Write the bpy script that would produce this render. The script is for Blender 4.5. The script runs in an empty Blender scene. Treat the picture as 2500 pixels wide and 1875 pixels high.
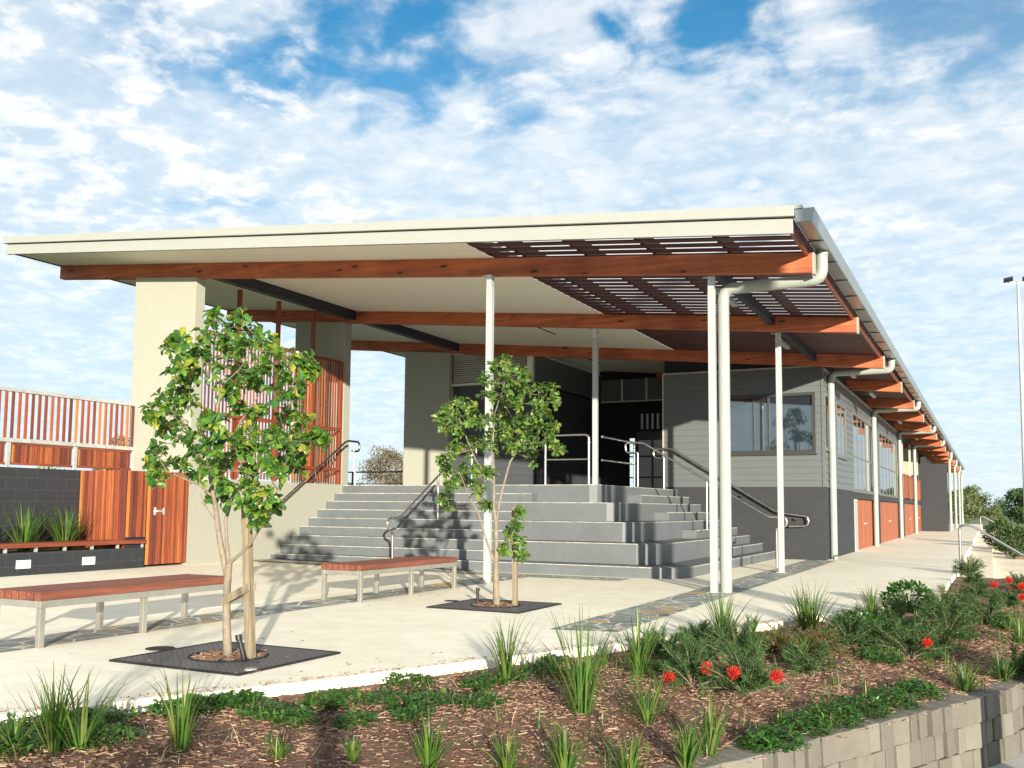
import bpy, bmesh, math, random
from math import sin, cos, pi, radians, sqrt, atan2, hypot
from mathutils import Vector, Matrix, noise
rnd = random.Random(11)
sc = bpy.context.scene
C = bpy.data.collections.new("place"); sc.collection.children.link(C)

# ------------------------------------------------------------ camera
cam_d = bpy.data.cameras.new("camera"); cam = bpy.data.objects.new("camera", cam_d)
sc.collection.objects.link(cam); sc.camera = cam
YAW, PIT, ROL = .4638, .0856, .0087
cam_d.sensor_width = 36; cam_d.lens = 2325.4/2500*36
cam_d.shift_y = (1038.0-937.5)/2500; cam_d.clip_start = .05; cam_d.clip_end = 3000
fw = Vector((-sin(YAW)*cos(PIT), cos(YAW)*cos(PIT), sin(PIT))); rt = Vector((cos(YAW), sin(YAW), 0)); up = rt.cross(fw)
r2 = rt*cos(ROL)+up*sin(ROL); u2 = -rt*sin(ROL)+up*cos(ROL)
cam.matrix_world = Matrix(((r2.x,u2.x,-fw.x,0),(r2.y,u2.y,-fw.y,0),(r2.z,u2.z,-fw.z,1.18),(0,0,0,1)))

# ------------------------------------------------------------ sky and sun
SUN_EL = radians(9.6); SUN_AZ = radians(180-36.3)      # clockwise from +Y
w = bpy.data.worlds.new("World"); sc.world = w; w.use_nodes = True
nt = w.node_tree; nt.nodes.clear()
def N(t, typ, **kw):
    n = t.nodes.new(typ)
    for k, v in kw.items():
        if k.startswith('i_'):
            k2 = k[2:]; n.inputs[int(k2) if k2.isdigit() else k2].default_value = v
        else: setattr(n, k, v)
    return n
def math_(t, op, a, b=None, c=None, clamp=False):
    n = t.nodes.new('ShaderNodeMath'); n.operation = op; n.use_clamp = clamp
    for i, v in enumerate((a, b, c)):
        if v is None: continue
        if isinstance(v, (int, float)): n.inputs[i].default_value = v
        else: t.links.new(v, n.inputs[i])
    return n.outputs[0]
def smooth(t, v, a, b, lo=0., hi=1.):
    n = t.nodes.new('ShaderNodeMapRange'); n.interpolation_type = 'SMOOTHSTEP'
    t.links.new(v, n.inputs[0]); n.inputs[1].default_value = a; n.inputs[2].default_value = b
    n.inputs[3].default_value = lo; n.inputs[4].default_value = hi
    return n.outputs[0]
def mixc(t, f, a, b):
    n = t.nodes.new('ShaderNodeMix'); n.data_type = 'RGBA'
    for s, v in ((n.inputs[0], f), (n.inputs[6], a), (n.inputs[7], b)):
        if isinstance(v, (int, float)): s.default_value = v
        elif isinstance(v, tuple): s.default_value = (*v, 1)
        else: t.links.new(v, s)
    return n.outputs[2]
sky = N(nt, 'ShaderNodeTexSky', sky_type='NISHITA', sun_disc=False)
sky.sun_elevation = SUN_EL; sky.sun_rotation = SUN_AZ; sky.air_density = 1.0; sky.dust_density = .3; sky.ozone_density = 2.5
tc = N(nt, 'ShaderNodeTexCoord'); sep = N(nt, 'ShaderNodeSeparateXYZ'); nt.links.new(tc.outputs['Generated'], sep.inputs[0])
zc = math_(nt, 'MAXIMUM', sep.outputs[2], 0.0)
den = math_(nt, 'ADD', zc, .16)
px = math_(nt, 'DIVIDE', sep.outputs[0], den); py = math_(nt, 'DIVIDE', sep.outputs[1], den)
cmb = N(nt, 'ShaderNodeCombineXYZ'); nt.links.new(px, cmb.inputs[0]); nt.links.new(py, cmb.inputs[1])
def nz(scale, det, rough, vec=None, dist=0., off=(0,0,0), sx=1, sy=1, rot=0):
    mp = N(nt, 'ShaderNodeMapping'); nt.links.new(vec or cmb.outputs[0], mp.inputs[0])
    mp.inputs['Location'].default_value = off; mp.inputs['Scale'].default_value = (sx, sy, 1); mp.inputs['Rotation'].default_value = (0,0,rot)
    n = N(nt, 'ShaderNodeTexNoise'); nt.links.new(mp.outputs[0], n.inputs['Vector'])
    n.inputs['Scale'].default_value = scale; n.inputs['Detail'].default_value = det
    n.inputs['Roughness'].default_value = rough; n.inputs['Distortion'].default_value = dist
    return n.outputs[0]
big = nz(1.1, 4, .55, off=(3.1, 1.7, 0))
puff = nz(7.6, 6, .54, dist=.25, off=(0.4, 2.2, 0))
fine = nz(19, 5, .55, dist=.3, off=(5, 2, 0))
wisp = nz(2.6, 7, .62, dist=.9, off=(7, 1, 0), sx=.7, sy=1.6, rot=.5)
# a clearing in the cloud deck above the roof
def blob(cx, cy, r0, r1):
    dx = math_(nt, 'SUBTRACT', px, cx); dy = math_(nt, 'SUBTRACT', py, cy)
    d = math_(nt, 'SQRT', math_(nt, 'ADD', math_(nt, 'MULTIPLY', dx, dx), math_(nt, 'MULTIPLY', dy, dy)))
    d = math_(nt, 'ADD', d, math_(nt, 'MULTIPLY', math_(nt, 'SUBTRACT', puff, .5), .9))
    return smooth(nt, d, r0, r1, 1, 0)
gap = math_(nt, 'MAXIMUM', blob(-.83, 1.24, .0, .30), blob(-.35, 1.38, .0, .24))
gap = math_(nt, 'MAXIMUM', gap, math_(nt, 'MULTIPLY', blob(.0, 1.5, .0, .34), .8))
left = smooth(nt, math_(nt, 'ADD', px, math_(nt, 'MULTIPLY', py, .55)), -.3, .25, 1, 0)     # puffy side
base_m = math_(nt, 'ADD', math_(nt, 'MULTIPLY', puff, .64), math_(nt, 'MULTIPLY', fine, .36))
m_l = smooth(nt, math_(nt, 'ADD', base_m, math_(nt, 'MULTIPLY', math_(nt, 'SUBTRACT', big, .5), .45)), .31, .58)
m_r = smooth(nt, math_(nt, 'ADD', math_(nt, 'MULTIPLY', wisp, .72), math_(nt, 'MULTIPLY', fine, .28)), .23, .66)
mm = N(nt, 'ShaderNodeMix', data_type='FLOAT'); nt.links.new(left, mm.inputs[0]); nt.links.new(m_r, mm.inputs[2]); nt.links.new(m_l, mm.inputs[3])
veil = math_(nt, 'MULTIPLY', smooth(nt, nz(1.7, 5, .6, off=(9, 4, 0), sx=.8, sy=1.3), .27, .50), .80)
mcl = math_(nt, 'MAXIMUM', mm.outputs[0], veil)
mask = math_(nt, 'MULTIPLY', mcl, math_(nt, 'SUBTRACT', 1.0, math_(nt, 'MULTIPLY', gap, .93)), clamp=True)
# towards the horizon the deck thins into pale haze
lowf = smooth(nt, sep.outputs[2], .05, .3)
mask = math_(nt, 'MULTIPLY', mask, math_(nt, 'ADD', math_(nt, 'MULTIPLY', lowf, .45), .52), clamp=True)
shade = smooth(nt, math_(nt, 'ADD', math_(nt, 'MULTIPLY', puff, .6), math_(nt, 'MULTIPLY', fine, .4)), .37, .62)
K = 1.0
cl_col = mixc(nt, shade, (4.9*K, 5.7*K, 6.35*K), (7.0*K, 7.1*K, 7.1*K))
skyc = N(nt, 'ShaderNodeVectorMath', operation='MULTIPLY'); nt.links.new(sky.outputs[0], skyc.inputs[0]); skyc.inputs[1].default_value = (.10, 1.0, 1.25)
haze = smooth(nt, sep.outputs[2], -.02, .50, 1, 0)
haze = math_(nt, 'MULTIPLY', haze, .97)
sk = mixc(nt, haze, skyc.outputs[0], (5.2*K, 6.2*K, 6.8*K))
fin = mixc(nt, mask, sk, cl_col)
bg = N(nt, 'ShaderNodeBackground'); bg.inputs[1].default_value = .065; nt.links.new(fin, bg.inputs[0])
wo = N(nt, 'ShaderNodeOutputWorld'); nt.links.new(bg.outputs[0], wo.inputs[0])

sd = bpy.data.lights.new("sun", 'SUN'); so = bpy.data.objects.new("sun", sd); sc.collection.objects.link(so)
sd.energy = 4.6; sd.angle = radians(.6); sd.color = (1.0, .91, .75)
sdir = Vector((-sin(SUN_AZ)*cos(SUN_EL), -cos(SUN_AZ)*cos(SUN_EL), -sin(SUN_EL)))
so.rotation_euler = sdir.to_track_quat('-Z', 'Y').to_euler(); so.location = (20, -30, 15)
sc.view_settings.view_transform = 'Standard'; sc.view_settings.look = 'None'
sc.view_settings.exposure = 1.22; sc.view_settings.gamma = 1.0
try: sc.cycles.max_bounces = 8; sc.cycles.diffuse_bounces = 4; sc.cycles.glossy_bounces = 3; sc.cycles.transparent_max_bounces = 8
except Exception: pass

# ------------------------------------------------------------ materials
def newmat(name):
    m = bpy.data.materials.new(name); m.use_nodes = True; t = m.node_tree
    b = t.nodes['Principled BSDF']; return m, t, b
def coords(t, scale=(1,1,1), rot=(0,0,0)):
    c = N(t, 'ShaderNodeTexCoord'); mp = N(t, 'ShaderNodeMapping'); t.links.new(c.outputs['Object'], mp.inputs[0])
    mp.inputs['Scale'].default_value = scale; mp.inputs['Rotation'].default_value = rot; return mp.outputs[0]
def tnoise(t, vec, scale, det=4, rough=.55, dist=0):
    n = N(t, 'ShaderNodeTexNoise'); t.links.new(vec, n.inputs['Vector']); n.inputs['Scale'].default_value = scale
    n.inputs['Detail'].default_value = det; n.inputs['Roughness'].default_value = rough; n.inputs['Distortion'].default_value = dist
    return n.outputs[0]
def bump(t, b, h, strength=.3, dist=.01):
    n = N(t, 'ShaderNodeBump'); n.inputs['Strength'].default_value = strength; n.inputs['Distance'].default_value = dist
    t.links.new(h, n.inputs['Height']); t.links.new(n.outputs[0], b.inputs['Normal'])
def sc3(c, k): return tuple(max(0, min(1, v*k)) for v in c)
def mat(name, col, rough=.6, metal=0, var=.12, scale=3., bmp=0., bs=60, spec=.5):
    m, t, b = newmat(name); v = coords(t)
    n1 = tnoise(t, v, scale, 5, .6); n2 = tnoise(t, v, scale*9, 3, .6)
    f = math_(t, 'ADD', math_(t, 'MULTIPLY', n1, .65), math_(t, 'MULTIPLY', n2, .35))
    f = smooth(t, f, .3, .7)
    t.links.new(mixc(t, f, sc3(col, 1-var), sc3(col, 1+var)), b.inputs['Base Color'])
    b.inputs['Roughness'].default_value = rough; b.inputs['Metallic'].default_value = metal
    b.inputs['Specular IOR Level'].default_value = spec
    if bmp: bump(t, b, tnoise(t, v, bs, 4, .6), bmp)
    return m
def timber(name, cols, axis=2, rough=.5, island=True, knots=False, gs=1.):
    m, t, b = newmat(name)
    s = [34*gs, 34*gs, 34*gs]; s[axis] = 1.3*gs
    v = coords(t, tuple(s))
    if island:
        g = N(t, 'ShaderNodeNewGeometry'); r = g.outputs['Random Per Island']
        add = N(t, 'ShaderNodeVectorMath', operation='ADD'); t.links.new(v, add.inputs[0])
        cm = N(t, 'ShaderNodeCombineXYZ'); 
        for i in range(3): t.links.new(math_(t, 'MULTIPLY', r, 90.+i*17), cm.inputs[i])
        t.links.new(cm.outputs[0], add.inputs[1]); v = add.outputs[0]
    else:
        r = tnoise(t, coords(t, (.8,.8,.8)), 1.2, 2)
        r = smooth(t, r, .3, .7)
    cr = N(t, 'ShaderNodeValToRGB'); t.links.new(r, cr.inputs[0]); el = cr.color_ramp.elements
    while len(el) < len(cols): el.new(.5)
    for i, c in enumerate(cols): el[i].position = i/(len(cols)-1); el[i].color = (*c, 1)
    if island: cr.color_ramp.interpolation = 'CONSTANT' if len(cols) > 4 else 'LINEAR'
    gr = tnoise(t, v, 1.0, 5, .65, .4)
    f = smooth(t, gr, .3, .72, .62, 1.22)
    mx = N(t, 'ShaderNodeVectorMath', operation='SCALE'); t.links.new(cr.outputs[0], mx.inputs[0]); t.links.new(f, mx.inputs['Scale'])
    out = mx.outputs[0]
    if knots:
        ks = [5., 5., 5.]; ks[axis] = 1.6
        vo = N(t, 'ShaderNodeTexVoronoi'); t.links.new(coords(t, tuple(ks)), vo.inputs['Vector']); vo.inputs['Scale'].default_value = 1.0
        kk = smooth(t, vo.outputs['Distance'], .07, .16)
        out = mixc(t, kk, (.05, .012, .004), out)
    t.links.new(out, b.inputs['Base Color']); b.inputs['Roughness'].default_value = rough
    bump(t, b, gr, .25, .004)
    return m
def wall_uv(t, sx=1, sy=1):
    """(along-wall, height) coordinates for axis-aligned walls"""
    c = N(t, 'ShaderNodeTexCoord'); s = N(t, 'ShaderNodeSeparateXYZ'); t.links.new(c.outputs['Object'], s.inputs[0])
    g = N(t, 'ShaderNodeNewGeometry'); sn = N(t, 'ShaderNodeSeparateXYZ'); t.links.new(g.outputs['Normal'], sn.inputs[0])
    isy = math_(t, 'GREATER_THAN', math_(t, 'ABSOLUTE', sn.outputs[1]), .5)
    m = N(t, 'ShaderNodeMix', data_type='FLOAT'); t.links.new(isy, m.inputs[0]); t.links.new(s.outputs[1], m.inputs[2]); t.links.new(s.outputs[0], m.inputs[3])
    cc = N(t, 'ShaderNodeCombineXYZ'); t.links.new(m.outputs[0], cc.inputs[0]); t.links.new(s.outputs[2], cc.inputs[1])
    return cc.outputs[0]
def block(name, col, mortar, bw=.39, bh=.195, rough=.8, mw=.008, var=.12, spec=.4, bm=.3):
    m, t, b = newmat(name); v = wall_uv(t)
    br = N(t, 'ShaderNodeTexBrick'); t.links.new(v, br.inputs['Vector']); br.inputs['Scale'].default_value = 1
    br.inputs['Brick Width'].default_value = bw; br.inputs['Row Height'].default_value = bh; br.inputs['Mortar Size'].default_value = mw
    br.inputs['Mortar Smooth'].default_value = .3; br.inputs['Bias'].default_value = 0
    br.inputs['Color1'].default_value = (*sc3(col, 1-var), 1); br.inputs['Color2'].default_value = (*sc3(col, 1+var), 1); br.inputs['Mortar'].default_value = (*mortar, 1)
    n = tnoise(t, coords(t), 9, 5, .65); f = smooth(t, n, .3, .7, 1-var*1.2, 1+var)
    mx = N(t, 'ShaderNodeVectorMath', operation='SCALE'); t.links.new(br.outputs[0], mx.inputs[0]); t.links.new(f, mx.inputs['Scale'])
    t.links.new(mx.outputs[0], b.inputs['Base Color']); b.inputs['Roughness'].default_value = rough; b.inputs['Specular IOR Level'].default_value = spec
    h = math_(t, 'SUBTRACT', math_(t, 'MULTIPLY', n, .15), br.outputs['Fac'])
    bump(t, b, h, bm, .006)
    return m
M = {}
M['cream'] = mat('cream_render', (.295, .295, .245), .85, var=.025, scale=1.2, bmp=.06, bs=20)
M['cream_blk'] = block('cream_blockwork', (.295, .295, .245), (.286, .286, .237), .39, .195, .85, .006, .015, bm=.06)
M['fascia'] = mat('fascia_paint', (.285, .292, .27), .45, var=.03)
M['soffit'] = None
M['gutter'] = mat('gutter_steel', (.27, .30, .29), .32, .65, var=.08)
M['pipe'] = mat('painted_pipe', (.28, .30, .275), .42, var=.08, scale=2)
M['white'] = mat('white_paint', (.33, .35, .34), .4, var=.06)
M['galv'] = mat('galvanised_steel', (.55, .56, .55), .42, .55, var=.2, scale=14)
M['ss'] = mat('stainless_steel', (.62, .60, .56), .2, 1., var=.1, scale=6)
M['ssb'] = mat('brushed_stainless', (.52, .50, .44), .42, .85, var=.12, scale=4)
M['black'] = mat('black_plastic', (.012, .012, .014), .5)
M['steelblue'] = mat('dark_painted_steel', (.012, .014, .028), .5, var=.1)
M['joist'] = mat('dark_joist', (.035, .022, .03), .7, var=.3)
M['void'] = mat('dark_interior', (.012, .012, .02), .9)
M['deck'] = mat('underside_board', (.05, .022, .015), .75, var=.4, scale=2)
M['masonry'] = block('charcoal_blockwork', (.024, .026, .030), (.032, .034, .038), .39, .195, .7, .006, .05)
M['masonry2'] = block('charcoal_garden_blockwork', (.022, .025, .030), (.040, .042, .046), .39, .2, .7, .006, .07)
M['clad'] = mat('grey_weatherboard', (.094, .105, .107), .45, var=.05, scale=1.5)
M['clad_d'] = mat('dark_weatherboard', (.030, .034, .052), .55, var=.1)
M['clad_r'] = mat('shaded_recess_boards', (.05, .055, .062), .5, var=.06)  # weatherboard colour darkened, the recess shade is put into it
M['louvre'] = mat('pale_louvre', (.62, .62, .56), .5, var=.05)
M['trim'] = mat('pale_trim', (.30, .29, .24), .5, var=.05)
M['wframe'] = mat('bronze_window_frame', (.045, .045, .043), .4, .3)
M['wframe_x'] = mat('grey_window_frame', (.12, .115, .095), .45)
M['step'] = mat('grey_painted_concrete', (.108, .120, .127), .55, var=.11, scale=1.6, bmp=.1, bs=30)
M['nosing_highlight'] = mat('painted_edge_highlight', (.34, .33, .30), .7, var=.4, scale=6)  # pale strip colour stands for tread tops catching the light
M['red'] = timber('merbau', [(.15,.034,.018),(.24,.056,.022),(.32,.090,.028),(.19,.042,.018),(.42,.15,.036),(.27,.062,.024),(.12,.028,.018),(.34,.10,.03)], 2, .68)
M['redx'] = timber('merbau_y', [(.15,.035,.018),(.20,.048,.02),(.24,.065,.026)], 1, .42)
M['bench_t'] = timber('bench_timber', [(.15,.046,.028),(.21,.066,.038),(.18,.054,.032)], 1, .6)
M['beam'] = timber('glulam_beam', [(.30,.068,.026),(.43,.115,.04),(.35,.085,.03)], 0, .62, island=False, knots=True, gs=.55)
M['red_up'] = timber('merbau_upright', [(.16,.034,.014),(.22,.05,.019),(.19,.042,.016)], 2, .5)
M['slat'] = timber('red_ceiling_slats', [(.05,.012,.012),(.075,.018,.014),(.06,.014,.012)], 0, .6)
M['door_t'] = timber('timber_door', [(.28,.062,.02),(.38,.11,.03),(.33,.08,.024)], 2, .5)
M['stake'] = timber('hardwood_stake', [(.19,.155,.10),(.26,.21,.14)], 2, .8, island=False)
M['yellow'] = mat('yellow_cladding', (.34, .33, .23), .7)
def clear():
    m, t, b = newmat('translucent_roof_sheet'); tr = N(t, 'ShaderNodeBsdfTranslucent'); tr.inputs[0].default_value = (.72,.74,.76,1)
    t.links.new(tr.outputs[0], t.nodes['Material Output'].inputs[0]); return m
M['clear'] = clear()
def soffit_mat():
    m, t, b = newmat('cream_soffit'); v = coords(t)
    br = N(t, 'ShaderNodeTexBrick'); t.links.new(v, br.inputs['Vector']); br.offset = 0
    br.inputs['Scale'].default_value = 1; br.inputs['Brick Width'].default_value = 2.4; br.inputs['Row Height'].default_value = 1.2
    br.inputs['Mortar Size'].default_value = .004
    for k, c in (('Color1', (.84,.80,.68)), ('Color2', (.86,.82,.70)), ('Mortar', (.45,.42,.33))): br.inputs[k].default_value = (*c, 1)
    t.links.new(br.outputs[0], b.inputs['Base Color']); b.inputs['Roughness'].default_value = .7
    return m
M['soffit'] = soffit_mat()
def concrete():
    m, t, b = newmat('pale_concrete'); v = coords(t)
    n1 = tnoise(t, v, .35, 5, .6, .3); n2 = tnoise(t, v, 3.5, 5, .65); n3 = tnoise(t, v, 55, 3, .6)
    f = math_(t, 'ADD', math_(t, 'MULTIPLY', n1, .5), math_(t, 'MULTIPLY', n2, .5)); f = smooth(t, f, .32, .68)
    c = mixc(t, f, (.74, .675, .52), (.88, .83, .68))
    st = smooth(t, tnoise(t, v, 1.1, 6, .7, .6), .60, .75, 0, .35)
    c = mixc(t, st, c, (.62, .56, .45))
    # broom-finish joints
    br = N(t, 'ShaderNodeTexBrick'); t.links.new(coords(t, rot=(0,0,0)), br.inputs['Vector']); br.offset = 0
    br.inputs['Scale'].default_value = 1; br.inputs['Brick Width'].default_value = 7.3; br.inputs['Row Height'].default_value = 4.88; br.inputs['Mortar Size'].default_value = .004
    br.inputs['Mortar Smooth'].default_value = .2
    c = mixc(t, math_(t, 'MULTIPLY', br.outputs['Fac'], .55), c, (.30, .27, .22))
    t.links.new(c, b.inputs['Base Color']); b.inputs['Roughness'].default_value = .75
    bump(t, b, math_(t, 'ADD', math_(t, 'MULTIPLY', n3, .4), n2), .12, .004)
    return m
M['conc'] = concrete()
def crazy():
    m, t, b = newmat('slate_crazy_paving'); v = coords(t, (1, 1, 0))
    vo = N(t, 'ShaderNodeTexVoronoi', feature='F1'); vo.inputs['Scale'].default_value = 3.3; t.links.new(v, vo.inputs['Vector'])
    ve = N(t, 'ShaderNodeTexVoronoi', feature='DISTANCE_TO_EDGE'); ve.inputs['Scale'].default_value = 3.3; t.links.new(v, ve.inputs['Vector'])
    sp = N(t, 'ShaderNodeSeparateColor'); t.links.new(vo.outputs['Color'], sp.inputs[0])
    cr = N(t, 'ShaderNodeValToRGB'); t.links.new(sp.outputs[0], cr.inputs[0]); cr.color_ramp.interpolation = 'CONSTANT'
    cols = [(0,(.20,.22,.21)),(.3,(.28,.30,.27)),(.5,(.17,.20,.20)),(.7,(.31,.31,.25)),(.84,(.46,.30,.13)),(.93,(.24,.25,.24))]
    el = cr.color_ramp.elements
    while len(el) < len(cols): el.new(.5)
    for i, (p, c) in enumerate(cols): el[i].position = p; el[i].color = (*c, 1)
    n = tnoise(t, v, 14, 5, .6); f = smooth(t, n, .3, .7, .75, 1.2)
    mx = N(t, 'ShaderNodeVectorMath', operation='SCALE'); t.links.new(cr.outputs[0], mx.inputs[0]); t.links.new(f, mx.inputs['Scale'])
    e = smooth(t, ve.outputs['Distance'], .018, .04)
    t.links.new(mixc(t, e, (.62, .60, .52), mx.outputs[0]), b.inputs['Base Color']); b.inputs['Roughness'].default_value = .6
    bump(t, b, e, .3, .006)
    return m
M['crazy'] = crazy()
def glass(name, col, rough=.02):
    m, t, b = newmat(name); b.inputs['Base Color'].default_value = (*col, 1); b.inputs['Roughness'].default_value = rough
    b.inputs['Specular IOR Level'].default_value = 1.0; b.inputs['IOR'].default_value = 1.9; b.inputs['Metallic'].default_value = .0
    v = coords(t); bump(t, b, tnoise(t, v, 1.5, 2), .02, .01)
    return m
M['glass'] = glass('window_glass', (.012, .022, .03))
M['glass_w'] = mat('frosted_glass', (.55, .62, .66), .2, var=.05)
M['grate'] = mat('cast_iron_grate', (.022, .022, .026), .55, .4, var=.2)
def soil():
    m, t, b = newmat('bark_mulch'); v = coords(t)
    n1 = tnoise(t, v, 1.6, 5, .6); n2 = tnoise(t, v, 46, 6, .75, .8)
    f = math_(t, 'ADD', math_(t, 'MULTIPLY', n1, .35), math_(t, 'MULTIPLY', n2, .65)); f = smooth(t, f, .35, .65)
    t.links.new(mixc(t, f, (.08, .04, .028), (.25, .14, .09)), b.inputs['Base Color']); b.inputs['Roughness'].default_value = .95
    bump(t, b, n2, .9, .03)
    return m
M['soil'] = soil()
def chipm(name, cols, rough=.9, gloss=.2):
    m, t, b = newmat(name); g = N(t, 'ShaderNodeNewGeometry')
    cr = N(t, 'ShaderNodeValToRGB'); t.links.new(g.outputs['Random Per Island'], cr.inputs[0]); el = cr.color_ramp.elements
    while len(el) < len(cols): el.new(.5)
    for i, c in enumerate(cols): el[i].position = i/(len(cols)-1); el[i].color = (*c, 1)
    t.links.new(cr.outputs[0], b.inputs['Base Color']); b.inputs['Roughness'].default_value = rough; b.inputs['Specular IOR Level'].default_value = gloss
    return m
M['chips'] = chipm('mulch_chips', [(.13,.065,.045),(.28,.155,.10),(.38,.24,.16),(.19,.10,.065),(.48,.35,.25),(.14,.07,.05),(.24,.13,.085),(.33,.20,.135)])
def leafm(name, cols, rough=.42, trans=.3, gloss=.5, extra=None):
    m, t, b = newmat(name); g = N(t, 'ShaderNodeNewGeometry')
    cr = N(t, 'ShaderNodeValToRGB'); t.links.new(g.outputs['Random Per Island'], cr.inputs[0]); el = cr.color_ramp.elements
    while len(el) < len(cols): el.new(.5)
    for i, c in enumerate(cols): el[i].position = i/(len(cols)-1); el[i].color = (*c, 1)
    b.inputs['Roughness'].default_value = rough; b.inputs['Specular IOR Level'].default_value = gloss
    t.links.new(cr.outputs[0], b.inputs['Base Color'])
    tr = N(t, 'ShaderNodeBsdfTranslucent'); sc_ = N(t, 'ShaderNodeVectorMath', operation='MULTIPLY'); t.links.new(cr.outputs[0], sc_.inputs[0]); sc_.inputs[1].default_value = (1.5, 1.5, .7)
    t.links.new(sc_.outputs[0], tr.inputs[0])
    ms = N(t, 'ShaderNodeMixShader'); ms.inputs[0].default_value = trans
    t.links.new(b.outputs[0], ms.inputs[1]); t.links.new(tr.outputs[0], ms.inputs[2])
    t.links.new(ms.outputs[0], t.nodes['Material Output'].inputs[0])
    return m
M['leaf1'] = leafm('tree_leaf', [(.025,.08,.016),(.06,.155,.024),(.038,.11,.02),(.10,.215,.03),(.17,.27,.032),(.045,.13,.022),(.03,.09,.018),(.32,.32,.035)], .28)
M['leaf2'] = leafm('tree_leaf_light', [(.035,.09,.018),(.075,.16,.026),(.05,.12,.022),(.14,.23,.035),(.03,.08,.016),(.24,.26,.04)], .4)
M['strap'] = leafm('strap_leaf', [(.035,.10,.018),(.075,.16,.025),(.05,.13,.022),(.14,.21,.04),(.045,.11,.02),(.30,.26,.11)], .42, .35)
M['needle'] = leafm('needle_leaf', [(.022,.065,.018),(.05,.115,.026),(.035,.09,.024),(.085,.14,.035)], .6, .3)
M['needle_b'] = leafm('bronzed_needle_leaf', [(.09,.075,.025),(.13,.11,.03),(.07,.08,.022),(.16,.10,.04)], .6, .3)
M['gcover'] = leafm('groundcover_leaf', [(.018,.07,.013),(.045,.125,.02),(.028,.09,.016),(.085,.18,.028)], .34, .3)
M['farleaf'] = leafm('far_leaf', [(.025,.065,.018),(.05,.105,.026),(.035,.08,.022),(.08,.13,.04)], .7, .15)
M['farleaf_o'] = leafm('far_leaf_olive', [(.07,.11,.03),(.11,.15,.045),(.085,.12,.036),(.15,.17,.065)], .7, .15)
M['farleaf_b'] = leafm('far_leaf_brown', [(.10,.085,.05),(.16,.12,.07),(.12,.105,.05),(.08,.09,.04)], .7, .15)
M['flower'] = leafm('red_flower', [(.38,.012,.01),(.62,.04,.025),(.48,.02,.015)], .5, .3)
M['bark'] = mat('smooth_bark', (.20, .165, .12), .85, var=.35, scale=14, bmp=.4, bs=60)
M['barkd'] = mat('grey_bark', (.22, .17, .13), .9, var=.3, scale=8)
M['grass'] = mat('rough_grass', (.10, .13, .045), .95, var=.4, scale=.8)
M['path'] = mat('grey_path', (.44, .43, .40), .8, var=.12, scale=2, bmp=.1)
M['paver'] = block('cream_stone_paver', (.80, .70, .52), (.42, .34, .24), 1.35, 1.35, .8, .012, .1)
def rblock():
    m, t, b = newmat('split_face_block'); v = coords(t); g = N(t, 'ShaderNodeNewGeometry')
    n = tnoise(t, v, 7, 6, .7); n2 = tnoise(t, v, 60, 4, .7)
    f = smooth(t, math_(t, 'ADD', math_(t, 'MULTIPLY', n, .5), math_(t, 'MULTIPLY', g.outputs['Random Per Island'], .5)), .25, .75)
    c = mixc(t, f, (.12, .11, .09), (.175, .163, .136))
    t.links.new(c, b.inputs['Base Color']); b.inputs['Roughness'].default_value = .9
    bump(t, b, math_(t, 'ADD', n, math_(t, 'MULTIPLY', n2, .5)), .6, .012)
    return m
M['rblock'] = rblock()

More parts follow.
